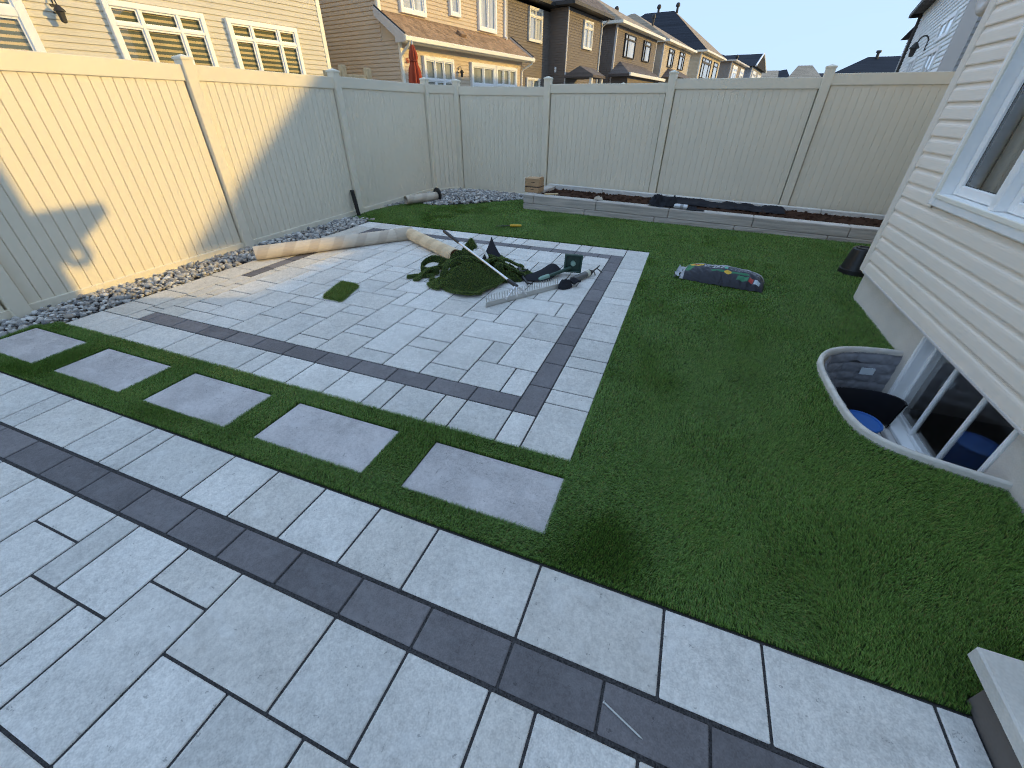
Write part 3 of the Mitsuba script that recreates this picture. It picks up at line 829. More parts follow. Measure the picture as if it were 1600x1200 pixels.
# upturned pot by the corner
pt = thing('plant_pot', 'black plastic pot standing upside down on the turf by the house corner', 'pot')
prof = [(0.0, 0.285), (0.105, 0.285), (0.115, 0.275), (0.128, 0.20), (0.150, 0.06), (0.153, 0.05), (0.163, 0.048), (0.165, 0.004), (0.155, 0.0)]
m = trimesh.creation.revolve([(r, z) for r, z in prof], sections=40)
add('body', move(m, (2.06, 5.93, 0.012)), BLACK, pt, smooth=35)
add('foot', move(trimesh.creation.annulus(0.06, 0.085, 0.012), (2.06, 5.93, 0.30)), BLACK, pt)

# stone step at the lower right
stp = thing('stone_step', 'low stone step with a pale overhanging cap at the house wall in front', 'step')
add('base', cbox(1.208, 1.84, -0.9, 1.052, -0.05, 0.130, 0.006), BASEST, stp)
add('cap', cbox(1.168, 1.845, -0.95, 1.122, 0.131, 0.188, 0.006), CAPST, stp)

# ------------------------------------------------------------------ houses: t along the row, n towards the yard, z up
AZ = math.radians(11.4)
TT = np.array([math.sin(AZ), math.cos(AZ), 0])
NN = np.array([math.cos(AZ), -math.sin(AZ), 0])


def hp(m):
    """mesh in (t, n, z) -> world"""
    return frame_to(m, (0, 0, 0), TT, NN, ZUP)


def lap_wall(a, b, z0, z1, flipn, e=0.115, proj=0.028):
    """lap siding between plan points a and b (t, n), facing the side given by flipn (a plan direction)"""
    a, b, o = np.array(a, float), np.array(b, float), np.array(flipn, float)
    V, Fc = [], []
    n = int(math.ceil((z1 - z0) / e))
    for i in range(n):
        zb, zt_ = z0 + i * e, min(z0 + (i + 1) * e, z1)
        r = [(zb, 0.0), (zb, proj), (zb + 0.55 * (zt_ - zb), proj * 0.75), (zb + 0.70 * (zt_ - zb), proj * 0.40), (zt_, 0.002)]
        k0 = len(V)
        for z, q_ in r:
            V += [(*(a + o * q_), z), (*(b + o * q_), z)]
        for j in range(4):
            p0 = k0 + 2 * j
            Fc += [[p0, p0 + 1, p0 + 3], [p0, p0 + 3, p0 + 2]]
    return TM(V, Fc)


def siding_mat(name, c):
    return tex(name, lambda p, n, uv: mi.Color3f(*c) * (0.95 + 0.08 * fbm(p.x * 1.3, p.y * 1.3, p.z * 3) + 0.03 * noise(p.x * 20, p.y * 20, p.z * 90)), 0.6, 0.3)


def shingle_mat(name, c):
    def fn(p, n, uv):
        q_ = p.x * 0.1977 + p.y * 0.9803
        r = dr.floor(p.z / 0.085)
        tab = cell_rand(q_ / 0.16 + 0.5 * r, r, 2.0)
        return mi.Color3f(*c) * (0.62 + 0.5 * tab + 0.35 * noise(q_ * 40, p.z * 60, 0.0))
    return tex(name, fn, 0.9, 0.2)


SH_PALE = shingle_mat('pale_tan_shingle', (0.42, 0.32, 0.23))
SH_BROWN, SH_TAN, SH_BLACK, SH_GREY = shingle_mat('brown_shingle', (0.30, 0.20, 0.125)), shingle_mat('tan_shingle', (0.27, 0.21, 0.15)), shingle_mat('black_shingle', (0.030, 0.033, 0.042)), shingle_mat('grey_shingle', (0.13, 0.11, 0.10))
SD_CREAM, SD_TAN, SD_BROWN, SD_MOCHA = siding_mat('cream_siding', (0.62, 0.57, 0.46)), siding_mat('tan_siding', (0.57, 0.465, 0.345)), siding_mat('brown_siding', (0.17, 0.142, 0.122)), siding_mat('mocha_siding', (0.27, 0.232, 0.20))
SD_BEIGE, SD_YELLOW, SD_WHITE, SD_GREY = siding_mat('beige_siding', (0.46, 0.39, 0.30)), siding_mat('pale_gold_siding', (0.55, 0.46, 0.32)), siding_mat('white_siding', (0.80, 0.81, 0.80)), siding_mat('grey_siding', (0.33, 0.33, 0.33))
FARPANE = mat('far_pane', {'type': 'thindielectric', 'int_ior': 1.5})


def zebra(p, n, uv):
    f = p.z / 0.105
    f = f - dr.floor(f)
    b = smoothstep(0.0, 0.06, f) * (1 - smoothstep(0.44, 0.5, f))
    sheer = mi.Color3f(0.13, 0.14, 0.085)
    g_ = 0.85 + 0.3 * noise(p.y * 3, p.z * 12, 0)
    return mix(sheer, mi.Color3f(0.62, 0.48, 0.22), b) * g_


ZEBRA = tex('zebra_blind', zebra, 0.8, 0.1)
DRAPE = tex('drape', lambda p, n, uv: mi.Color3f(0.42, 0.42, 0.33) * (0.62 + 0.35 * noise(p.y * 9, 0.0, 0.0) + 0.15 * noise(p.y * 34, p.z, 0)), 0.9, 0.1)
SHEER = tex('sheer_drape', lambda p, n, uv: mi.Color3f(0.60, 0.62, 0.62) * (0.5 + 0.5 * noise(p.y * 7, 0.0, 0.0) + 0.15 * noise(p.y * 30, p.z, 0)), 0.9, 0.1)


def far_window(house, n, t0, t1, z0, z1, cols, rows_, frame, fill, fw=0.10, mw=0.055, sash=0.035):
    """window on a wall facing +n: frame with mullions standing proud, sashes and panes in it, blind or drape behind"""
    k = key_for(f'{house}__window')
    cs = np.cumsum([0] + list(cols)) / sum(cols) * (t1 - t0 - 2 * fw) + t0 + fw
    rs = np.cumsum([0] + list(rows_)) / sum(rows_) * (z1 - z0 - 2 * fw) + z0 + fw
    m = [cbox(t0, t0 + fw, n, n + 0.125, z0, z1, 0.006), cbox(t1 - fw, t1, n, n + 0.125, z0, z1, 0.006), cbox(t0 + fw, t1 - fw, n, n + 0.125, z0, z0 + fw, 0.006), cbox(t0 + fw, t1 - fw, n, n + 0.125, z1 - fw, z1, 0.006)]
    for c in cs[1:-1]:
        m.append(cbox(c - mw / 2, c + mw / 2, n, n + 0.120, z0 + fw, z1 - fw, 0.005))
    for r in rs[1:-1]:
        m.append(cbox(t0 + fw, t1 - fw, n, n + 0.117, r - mw / 2, r + mw / 2, 0.005))
    scene[k] = mikit.ply(hp(cat(m)), frame)
    for i in range(len(cs) - 1):
        for j in range(len(rs) - 1):
            a, b = cs[i] + (mw / 2 if i else 0), cs[i + 1] - (mw / 2 if i < len(cs) - 2 else 0)
            c, d_ = rs[j] + (mw / 2 if j else 0), rs[j + 1] - (mw / 2 if j < len(rs) - 2 else 0)
            add('sash', hp(cat([box(a, a + sash, n + 0.060, n + 0.092, c, d_), box(b - sash, b, n + 0.060, n + 0.092, c, d_), box(a + sash, b - sash, n + 0.060, n + 0.092, c, c + sash), box(a + sash, b - sash, n + 0.060, n + 0.092, d_ - sash, d_)])), frame, k)
            add('pane', hp(TM([(a + sash, n + 0.075, c + sash), (b - sash, n + 0.075, c + sash), (b - sash, n + 0.075, d_ - sash), (a + sash, n + 0.075, d_ - sash)], [[0, 1, 2], [0, 2, 3]])), FARPANE, k)
    add('blind', hp(TM([(t0 + fw, n + 0.031, z0 + fw), (t1 - fw, n + 0.031, z0 + fw), (t1 - fw, n + 0.031, z1 - fw), (t0 + fw, n + 0.031, z1 - fw)], [[0, 1, 2], [0, 2, 3]])), fill, k)
    return k


def hip_roof(house, t0, t1, n0, n1, ze, rise, over, mat_, fascia, ridge_back=None, gutter=True):
    """hip roof over t0..t1, n0 (back)..n1 (towards the yard); ridge runs in n"""
    a, b, c, d_ = t0 - over, t1 + over, n0 - over, n1 + over
    run = (b - a) / 2
    tm = (a + b) / 2
    if d_ - c < 2 * run + 0.2:
        c = d_ - 2 * run - 0.2
    r0, r1 = c + run, d_ - run
    V = [(a, c, ze), (b, c, ze), (b, d_, ze), (a, d_, ze), (tm, r0, ze + rise), (tm, r1, ze + rise)]
    k = add('roof', hp(TM(V, [[3, 2, 5], [0, 3, 5], [0, 5, 4], [2, 1, 4], [2, 4, 5], [1, 0, 4]])), mat_, house)
    f = 0.16
    add('fascia', hp(cat([box(a, b, d_ - 0.02, d_ + (0.10 if gutter else 0.0), ze - f, ze - 0.01), box(a - 0.02, a + 0.02, c, d_, ze - f, ze - 0.01), box(b - 0.02, b + 0.02, c, d_, ze - f, ze - 0.01), box(a + 0.02, b - 0.02, c, d_ - 0.02, ze - f, ze - f + 0.02)])), fascia, house)
    return k


def vent(house, t, n, z, r=0.17):
    m = cat([move(trimesh.creation.cylinder(radius=r * 0.55, height=0.6, sections=16), (t, n, z + 0.2)), move(trimesh.creation.cylinder(radius=r, height=0.16, sections=16), (t, n, z + 0.55)), move(trimesh.creation.icosphere(1, r * 0.98), (t, n, z + 0.62))])
    add('roof_vent', hp(m), DARKTRIM, house)


def lantern(house, t, n, z, s=1.0):
    """pair of arms and a tapered lantern on a wall facing +n"""
    k = key_for(f'{house}__wall_lamp')
    arc = np.linspace(0, np.pi * 1.15, 14)
    m = [sweep(np.column_stack([np.full(14, t), n + 0.10 * s - 0.08 * s * np.cos(arc), z + 0.10 * s * np.sin(arc) + 0.06 * s]), 0.011 * s, 6), cbox(t - 0.05 * s, t + 0.05 * s, n, n + 0.02, z - 0.06 * s, z + 0.12 * s, 0.004)]
    m.append(move(trimesh.creation.revolve([(0.0, 0.10 * s), (0.03 * s, 0.09 * s), (0.085 * s, 0.02 * s), (0.09 * s, 0.0), (0.0, 0.0)], sections=12), (t, n + 0.19 * s, z - 0.04 * s)))
    m.append(move(trimesh.creation.revolve([(0.0, 0.0), (0.065 * s, 0.0), (0.045 * s, -0.15 * s), (0.0, -0.17 * s)], sections=6), (t, n + 0.19 * s, z - 0.042 * s)))
    scene[k] = mikit.ply(hp(cat(m)), DARKTRIM)


def block_house(name, text, t0, t1, nf, depth, ztop, sd, sdside, trim, z0=0.0, trim_z=0.0):
    h = thing(name, text, 'house')
    add('wall', hp(lap_wall((t0, nf), (t1, nf), z0, ztop, (0, 1))), sd, h)
    add('wall', hp(lap_wall((t0, nf - depth), (t0, nf), z0, ztop, (-1, 0))), sdside, h)
    add('wall', hp(cat([box(t0, t1, nf - 0.12, nf - 0.001, z0, ztop), box(t0 + 0.001, t0 + 0.12, nf - depth, nf - 0.12, z0, ztop), box(t1 - 0.12, t1, nf - depth, nf - 0.12, z0, ztop), box(t0 + 0.12, t1 - 0.12, nf - depth, nf - depth + 0.12, z0, ztop)])), sd, h)
    for t in (t0, t1):
        add('corner_trim', hp(cat([cbox(t - 0.033 if t == t0 else t - 0.09, t + 0.09 if t == t0 else t + 0.033, nf, nf + 0.036, trim_z, ztop, 0.004), cbox(t - 0.036 if t == t0 else t, t if t == t0 else t + 0.036, nf - 0.09, nf + 0.033, trim_z, ztop, 0.004)])), trim, h)
    return h


# first house behind the side fence
h1 = block_house('cream_house', 'cream lap-sided house with white windows and striped blinds behind the left fence', -6.0, 10.42, -13.4, 9.0, 6.1, SD_CREAM, SD_CREAM, CREAMTRIM)
far_window(h1, -13.4, 5.02, 7.00, 1.35, 3.42, (0.52, 0.76, 0.50), (1.75, 0.32), WHITE, ZEBRA)
far_window(h1, -13.4, 7.52, 9.46, 1.35, 3.42, (0.52, 0.76, 0.50), (1.75, 0.32), WHITE, ZEBRA)
far_window(h1, -13.4, 1.70, 3.75, 0.75, 3.75, (1, 1), (2.25, 0.62), WHITE, ZEBRA, fw=0.15, mw=0.14)
lantern(h1, 4.23, -13.4, 3.14, 1.05)
hip_roof(h1, -6.0, 10.42, -22.4, -13.4, 6.1, 3.2, 0.4, SH_BROWN, CREAMTRIM)

# second house: lean-to with a shingled roof
h2 = block_house('tan_house', 'tan lap-sided house with a shingled lean-to roof and white windows, behind the red umbrella', 12.75, 20.2, -13.4, 9.0, 6.1, SD_TAN, SD_TAN, CREAMTRIM, trim_z=4.2)
add('wall', hp(lap_wall((12.75, -12.6), (20.45, -12.6), 0, 3.46, (0, 1))), SD_TAN, h2)
m = cat([lap_wall((12.75, -13.4), (12.75, -12.6), 0, 3.46, (-1, 0)), TM([(12.735, -13.4, 3.44), (12.735, -12.5, 3.44), (12.735, -12.5, 3.66), (12.735, -13.4, 4.22)], [[0, 2, 1], [0, 3, 2]])])
add('corner_trim', hp(cbox(12.71, 12.80, -12.66, -12.56, 0, 3.45, 0.004)), CREAMTRIM, h2)
add('wall', hp(m), SD_TAN, h2)
add('wall', hp(cat([box(12.751, 20.45, -13.38, -12.605, 0, 3.45)])), SD_TAN, h2)
# lean-to roof in overlapping courses
RA, RB = np.array([12.60, -12.16, 3.50]), np.array([12.60, -13.385, 4.24])
up = RB - RA
sl = np.linalg.norm(up)
up /= sl
nm = np.array([0, up[2], -up[1]])
VV, FFm = [], []
nt = 55
nrow = 11
for r in range(nrow):
    for c in range(nt + 1):
        w_ = 8.1 / nt
        a = 12.58 + (c - 0.5 * (r % 2)) * w_
        b = min(a + w_ - 0.006, 20.68)
        a = max(a, 12.58)
        if b - a < 0.02:
            continue
        s0, s1 = r * sl / nrow, (r + 1.15) * sl / nrow
        th = 0.012 + RNG.uniform(-0.003, 0.004)
        P0, P1 = RA + up * s0, RA + up * min(s1, sl)
        q4 = [P0 * [0, 1, 1] + [a, 0, 0] + nm * th, P0 * [0, 1, 1] + [b, 0, 0] + nm * th, P1 * [0, 1, 1] + [b, 0, 0] + nm * 0.004, P1 * [0, 1, 1] + [a, 0, 0] + nm * 0.004]
        q4 += [P0 * [0, 1, 1] + [a, 0, 0], P0 * [0, 1, 1] + [b, 0, 0]]
        k0 = len(VV)
        VV += q4
        FFm += [[k0, k0 + 1, k0 + 2], [k0, k0 + 2, k0 + 3], [k0 + 4, k0 + 5, k0 + 1], [k0 + 4, k0 + 1, k0]]
lr = add('lean_to_roof', hp(TM([RA * [0, 1, 1] + [12.58, 0, 0], RA * [0, 1, 1] + [20.68, 0, 0], RB * [0, 1, 1] + [20.68, 0, 0], RB * [0, 1, 1] + [12.58, 0, 0]], [[0, 1, 2], [0, 2, 3]])), SH_BROWN, h2)
k = add('shingle', hp(TM(VV, FFm)), SH_BROWN, lr)
labels[k] = {'kind': 'stuff'}
add('gutter', hp(cat([cbox(12.50, 20.76, -12.17, -12.06, 3.385, 3.515, 0.012), box(12.62, 20.64, -12.60, -12.165, 3.370, 3.384)])), CREAMTRIM, h2)
for t in (12.50, 20.66):
    rk = TM([(t, -12.10, 3.36), (t, -12.10, 3.53), (t, -13.39, 4.31), (t, -13.39, 4.07), (t, -12.55, 3.50), (t, -12.55, 3.36), (t + 0.1, -12.10, 3.36), (t + 0.1, -12.10, 3.53), (t + 0.1, -13.39, 4.31), (t + 0.1, -13.39, 4.07), (t + 0.1, -12.55, 3.50), (t + 0.1, -12.55, 3.36)],
            [[0, 1, 4], [0, 4, 5], [1, 2, 4], [2, 3, 4], [6, 10, 7], [6, 11, 10], [7, 10, 8], [8, 10, 9], [0, 6, 7], [0, 7, 1], [1, 7, 8], [1, 8, 2], [2, 8, 9], [2, 9, 3], [3, 9, 10], [3, 10, 4], [4, 10, 11], [4, 11, 5], [5, 11, 6], [5, 6, 0]])
    add('barge_board', hp(rk), GREYTRIM, h2)
    add('roof_edge', hp(sweep([(t + 0.05, -12.12, 3.56), (t + 0.05, -13.38, 4.33)], 0.022, 6)), DARKTRIM, h2)
add('downspout', hp(sweep([(12.72, -12.14, 3.40), (12.72, -12.18, 3.30), (12.70, -12.48, 3.08), (12.70, -12.55, 2.98), (12.70, -12.55, 0.1)], 0.045, 8)), CREAMTRIM, h2, smooth=40)
add('downspout', hp(sweep([(20.66, -12.14, 3.40), (20.66, -12.18, 3.30), (20.40, -12.50, 3.10), (20.38, -12.54, 3.0), (20.38, -12.54, 0.1)], 0.045, 8)), CREAMTRIM, h2, smooth=40)
add('downspout', hp(sweep([(12.66, -13.33, 6.0), (12.66, -13.33, 4.26)], 0.045, 8)), CREAMTRIM, h2, smooth=40)
add('downspout', hp(sweep([(20.14, -12.95, 5.98), (20.14, -13.30, 5.62), (20.14, -13.33, 5.5), (20.14, -13.33, 4.28), (20.14, -13.2, 4.2)], 0.05, 8)), WHITE, h2, smooth=40)
vt = cbox(16.0, 16.35, -12.80, -12.45, 3.86, 4.0, 0.01)
add('roof_vent', hp(frame_to(move(cbox(-0.17, 0.17, -0.13, 0.13, 0.0, 0.10, 0.01), (0, 0, 0)), (16.35, -12.85, 3.93), (1, 0, 0), -up * 1.0, nm)), shingle_mat('vent_brown', (0.22, 0.15, 0.10)), h2)
far_window(h2, -12.6, 13.72, 15.38, 1.0, 3.115, (1, 1, 1), (1.45, 0.62), WHITE, DRAPE, fw=0.11)
far_window(h2, -12.6, 16.47, 18.15, 0.3, 3.12, (1, 1), (1.9, 0.58), WHITE, DRAPE, fw=0.13, mw=0.09)
far_window(h2, -12.6, 18.20, 19.88, 1.0, 3.115, (1, 1, 1), (1.45, 0.62), WHITE, DRAPE, fw=0.11)
far_window(h2, -13.4, 13.69, 14.97, 4.30, 5.85, (1, 1), (1,), WHITE, SHEER, fw=0.12)
far_window(h2, -13.4, 16.33, 16.97, 4.54, 5.85, (1,), (1,), WHITE, SHEER, fw=0.11)
far_window(h2, -13.4, 18.17, 19.46, 4.30, 5.85, (1, 1), (1,), WHITE, SHEER, fw=0.12)
lantern(h2, 15.75, -12.6, 2.78, 0.9)
rr = np.linspace(0.3, 4 * np.pi, 60)
add('hose_hook', hp(sweep(np.column_stack([12.98 + 0.006 * rr * np.cos(rr), np.full(60, -12.55), 2.93 + 0.006 * rr * np.sin(rr)]), 0.012, 6)), plain('red_hook', (0.45, 0.10, 0.06), 0.5, 0.4), h2)
hip_roof(h2, 12.75, 20.2, -22.4, -13.4, 6.12, 2.4, 0.42, SH_BROWN, CREAMTRIM)

# third house: brown, recessed wall and a bay
h3 = block_house('brown_house', 'brown lap-sided house with a tall bay and cream window frames, beyond the tan house', 22.0, 31.1, -14.5, 9.0, 6.0, SD_BROWN, SD_BROWN, GREYTRIM)
add('wall', hp(lap_wall((26.47, -13.4), (31.1, -13.4), 0, 6.16, (0, 1))), SD_BROWN, h3)
add('wall', hp(lap_wall((26.47, -14.5), (26.47, -13.4), 0, 6.16, (-1, 0))), SD_BROWN, h3)
add('wall', hp(box(26.475, 31.09, -14.48, -13.405, 0, 6.15)), SD_BROWN, h3)
for t in (26.44, 31.02):
    add('corner_trim', hp(cbox(t, t + 0.10, -13.4, -13.36, 0, 6.15, 0.004)), GREYTRIM, h3)
far_window(h3, -14.5, 24.05, 25.45, 4.56, 5.95, (1, 1), (1.1, 0.3), CREAMTRIM, SHEER, fw=0.09)
far_window(h3, -13.4, 28.40, 29.68, 4.56, 5.86, (1, 1), (1.0, 0.28), CREAMTRIM, SHEER, fw=0.08)
far_window(h3, -14.5, 23.95, 25.4, 1.0, 3.02, (1, 1), (1.6, 0.45), CREAMTRIM, DRAPE, fw=0.09)
hip_roof(h3, 26.47, 31.1, -22.0, -13.4, 6.34, 2.35, 0.5, SH_GREY, DARKTRIM)
hip_roof(h3, 22.0, 31.1, -23.5, -14.5, 6.30, 2.6, 0.45, SH_GREY, DARKTRIM)
pc = cat([TM([(26.4, -11.6, 3.2), (28.2, -11.6, 3.2), (26.4, -13.38, 3.2), (28.2, -13.38, 3.2), (26.5, -12.5, 3.62), (28.2, -12.5, 3.62), (26.4, -11.6, 3.08), (28.2, -11.6, 3.08), (28.2, -13.38, 3.08), (26.4, -13.38, 3.08)],
                  [[0, 1, 5], [0, 5, 4], [2, 4, 5], [2, 5, 3], [0, 4, 2], [1, 3, 5], [0, 6, 7], [0, 7, 1], [0, 2, 9], [0, 9, 6], [1, 7, 8], [1, 8, 3], [6, 9, 8], [6, 8, 7]])])
add('porch_roof', hp(pc), SH_GREY, h3)
add('porch_post', hp(cat([box(26.5, 26.65, -11.85, -11.7, 0, 3.08), box(27.95, 28.1, -11.85, -11.7, 0, 3.08)])), CREAMTRIM, h3)
add('downspout', hp(sweep([(31.2, -12.95, 6.15), (31.05, -13.34, 5.8), (31.05, -13.34, 0.1)], 0.05, 8)), CREAMTRIM, h3)
add('side_lamp', hp(cbox(26.40, 26.465, -14.05, -13.95, 3.35, 3.60, 0.01)), WHITE, h3)

# fourth, fifth, sixth ...
h4 = block_house('mocha_house', 'mocha lap-sided house with two dark-framed windows and a low hipped porch roof', 33.7, 42.6, -13.4, 9.5, 6.27, SD_BROWN, SD_BROWN, GREYTRIM)
far_window(h4, -13.4, 35.25, 37.40, 4.67, 5.97, (0.35, 1.0), (1.0, 0.26), DARKTRIM, SHEER, fw=0.05, mw=0.07, sash=0.02)
far_window(h4, -13.4, 39.30, 41.00, 4.72, 5.97, (0.35, 1.0), (1.0, 0.26), DARKTRIM, SHEER, fw=0.05, mw=0.07, sash=0.02)
hip_roof(h4, 33.7, 42.6, -23.0, -13.4, 6.42, 2.4, 0.45, SH_TAN, CREAMTRIM)
m = TM([(33.0, -13.39, 3.62), (33.0, -11.9, 3.62), (41.2, -11.9, 3.62), (41.2, -13.39, 3.62), (34.9, -13.39, 4.42), (39.6, -13.39, 4.42), (33.0, -13.39, 3.46), (33.0, -11.9, 3.46), (41.2, -11.9, 3.46), (41.2, -13.39, 3.46)],
       [[0, 1, 4], [1, 2, 5], [1, 5, 4], [2, 3, 5], [0, 6, 7], [0, 7, 1], [1, 7, 8], [1, 8, 2], [2, 8, 9], [2, 9, 3], [6, 9, 8], [6, 8, 7]])
add('porch_roof', hp(m), SH_GREY, h4)
add('porch_wall', hp(box(33.6, 40.8, -13.38, -12.2, 0, 3.45)), SD_BROWN, h4)
add('porch_gutter', hp(cbox(33.0, 41.3, -11.92, -11.80, 3.48, 3.66, 0.01)), CREAMTRIM, h4)
vent(h4, 40.2, -16.2, 7.45)
h5 = block_house('beige_house', 'beige lap-sided house with two narrow dark-framed windows, fifth along the row', 44.75, 54.0, -13.4, 9.5, 6.35, SD_BEIGE, SD_BEIGE, GREYTRIM)
far_window(h5, -13.4, 46.4, 48.0, 4.78, 6.10, (1.0, 0.5), (1.0, 0.26), DARKTRIM, SHEER, fw=0.05, mw=0.08, sash=0.02)
far_window(h5, -13.4, 50.0, 51.8, 4.80, 6.15, (1.0, 0.5), (1.0, 0.26), DARKTRIM, SHEER, fw=0.05, mw=0.08, sash=0.02)
hip_roof(h5, 44.75, 54.0, -23.0, -13.4, 6.52, 2.55, 0.45, SH_TAN, CREAMTRIM)
vent(h5, 47.6, -15.6, 7.9)
m = TM([(45.4, -13.39, 4.0), (45.4, -11.9, 4.0), (52.0, -11.9, 4.0), (52.0, -13.39, 4.0), (47.0, -13.39, 4.75), (50.4, -13.39, 4.75)], [[0, 1, 4], [1, 2, 5], [1, 5, 4], [2, 3, 5], [0, 3, 2], [0, 2, 1]])
add('porch_roof', hp(m), SH_GREY, h5)
h6 = block_house('gold_house', 'pale gold house with a steep hipped roof, its shaded slopes coloured dark, and roof vents', 58.9, 69.6, -13.4, 10.0, 6.85, SD_YELLOW, SD_YELLOW, CREAMTRIM)
far_window(h6, -13.4, 59.6, 64.4, 4.6, 6.45, (0.5, 1.0, 0.5), (1.0, 0.26), DARKTRIM, DRAPE, fw=0.07, mw=0.14)
far_window(h6, -13.4, 66.0, 68.4, 4.6, 6.45, (1.0,), (1.0, 0.26), DARKTRIM, DRAPE, fw=0.07)
hip_roof(h6, 58.9, 69.6, -27.5, -13.4, 6.98, 4.25, 0.55, SH_BLACK, CREAMTRIM)  # black shingle colour carries the shade of the side slopes
tm_, d6 = 64.25, -12.85
k6 = [k for k in scene if k.startswith(h6 + '__roof')][-1]
add('front_hip', hp(TM([(58.33, -12.83, 6.99), (70.17, -12.83, 6.99), (64.25, -18.75, 11.25)], [[0, 1, 2]])), SH_TAN, h6)  # sunlit front slope laid over the dark roof in a lighter tan
for t, n_, z in ((64.25, -18.4, 11.1), (64.25, -20.6, 11.1)):
    vent(h6, t, n_, z, 0.24)
h7 = block_house('grey_roofed_house', 'mocha house with a low black hipped roof and white-trimmed windows, far along the row', 78.0, 90.5, -13.4, 10.0, 7.35, SD_MOCHA, SD_MOCHA, GREYTRIM)
far_window(h7, -13.4, 79.2, 83.0, 4.6, 7.0, (1, 1), (1.0, 0.3), WHITE, SHEER, fw=0.35, mw=0.2)
far_window(h7, -13.4, 86.2, 89.5, 4.6, 7.0, (1, 1), (1.0, 0.3), WHITE, SHEER, fw=0.35, mw=0.2)
hip_roof(h7, 78.0, 90.5, -25, -13.4, 7.5, 2.2, 0.5, SH_BLACK, GREYTRIM)
vent(h7, 88.0, -14.6, 8.0, 0.25)
h8 = block_house('grey_gabled_house', 'grey house with a black gabled roof, farthest house of the near row', 98.5, 113.0, -13.4, 10.0, 8.0, SD_GREY, SD_GREY, WHITE)
far_window(h8, -13.4, 99.8, 104.2, 4.6, 7.5, (1, 1), (1.0, 0.3), WHITE, SHEER, fw=0.4, mw=0.25)
far_window(h8, -13.4, 107.0, 111.5, 4.6, 7.3, (1, 1), (1.0, 0.3), WHITE, SHEER, fw=0.4, mw=0.25)
m = TM([(97.5, -12.8, 8.0), (97.5, -24, 8.0), (103.5, -12.8, 10.1), (103.5, -24, 10.1), (113.5, -12.8, 7.9), (113.5, -24, 7.9)], [[0, 2, 3], [0, 3, 1], [2, 4, 5], [2, 5, 3], [0, 4, 2], [1, 3, 5], [0, 1, 5], [0, 5, 4]])
add('roof', hp(m), SH_BLACK, h8)
add('barge_board', hp(cat([sweep([(97.4, -12.75, 8.0), (103.5, -12.75, 10.15)], 0.14, 6), sweep([(103.5, -12.75, 10.15), (113.6, -12.75, 7.9)], 0.14, 6)])), WHITE, h8)


def far_roof(name, text, pts, ridge, zb, m, body):
    """distant house seen as its roof over a body; pts plan corners, ridge two points with heights"""
    h = thing(name, text, 'house')
    P = [np.array(p_, float) for p_ in pts]
    V = [(*p_, zb) for p_ in P] + [tuple(r) for r in ridge]
    add('roof', TM(V, [[0, 1, 5], [0, 5, 4], [1, 2, 5], [2, 3, 4], [2, 4, 5], [3, 0, 4]]), m, h)
    c = sum(P) / 4
    Q = [c + (p_ - c) * 0.93 for p_ in P]
    add('wall', prism(Polygon(Q), 0, zb), body, h)
    return h


far_roof('tan_roofed_house', 'distant house whose tan hipped roof stands above the fence, left of the fence post', [(18.2, 147.5), (25.6, 146.6), (27.0, 158.0), (19.5, 159.0)], [(20.3, 151.5, 11.35), (23.4, 151.0, 11.35)], 8.6, SH_PALE, SD_BEIGE)
far_roof('pale_roofed_house', 'distant house with a pale tan roof at the far end of the street', [(9.0, 148.5), (16.2, 148.0), (17.5, 162.0), (10.0, 163.0)], [(11.0, 153.0, 10.5), (16.2, 152.5, 10.5)], 8.2, SH_PALE, SD_BEIGE)
far_roof('blue_roofed_house', 'distant house with a dark roof between two tan roofs', [(14.5, 160.0), (20.5, 159.5), (21.0, 170.0), (15.0, 170.5)], [(17.2, 165.0, 11.1), (19.5, 164.6, 11.4)], 9.0, SH_BLACK, SD_BEIGE)
far_roof('small_dark_roofed_house', 'distant house with a low dark roof just left of the tall fence post', [(23.5, 153.0), (30.0, 152.0), (31.0, 162.0), (24.5, 163.0)], [(26.2, 157.0, 10.0), (28.0, 156.8, 10.0)], 8.9, SH_BLACK, SD_BEIGE)
hd = far_roof('black_roofed_house', 'house with a broad black hipped roof right of the fence post', [(18.0, 97.0), (33.0, 95.0), (35.0, 108.0), (20.0, 110.0)], [(23.6, 102.5, 9.15), (29.5, 101.5, 9.15)], 6.6, SH_BLACK, SD_GREY)
add('roof_vent', cat([move(trimesh.creation.cylinder(radius=0.22, height=0.9, sections=12), (24.6, 101.5, 9.3)), move(trimesh.creation.cylinder(radius=0.38, height=0.3, sections=12), (24.6, 101.5, 9.75))]), DARKTRIM, hd)

# white house on the right, past the back fence (its yard wall faces the left row)


def neg_wall(t0, t1, n, z0, z1):
    return hp(lap_wall((t0, n), (t1, n), z0, z1, (0, -1), 0.15, 0.045))


wh = thing('white_house', 'white lap-sided house with grey corner boards at the right, seen past the house corner', 'house')
add('wall', neg_wall(21.4, 34.7, 2.6, 0, 5.84), SD_WHITE, wh)
add('wall', hp(lap_wall((21.4, 2.6), (21.4, 9.0), 0, 5.84, (-1, 0), 0.15, 0.045)), SD_GREY, wh)
add('wall', hp(cat([box(21.41, 34.7, 2.61, 9.0, 0, 5.8)])), SD_WHITE, wh)
add('corner_board', hp(cat([cbox(21.35, 21.55, 2.57, 2.60, 0, 5.84, 0.004), cbox(21.355, 21.40, 2.575, 2.95, 0, 5.84, 0.004), cbox(21.33, 21.40, 3.05, 3.30, 0, 5.84, 0.01)])), GREYTRIM, wh)
add('downspout', hp(sweep([(34.75, 2.5, 5.75), (34.75, 2.54, 0.1)], 0.07, 8)), DARKTRIM, wh)
add('wall', hp(lap_wall((34.9, 3.2), (46.0, 3.2), 0, 5.84, (0, -1), 0.15, 0.045)), SD_GREY, wh)
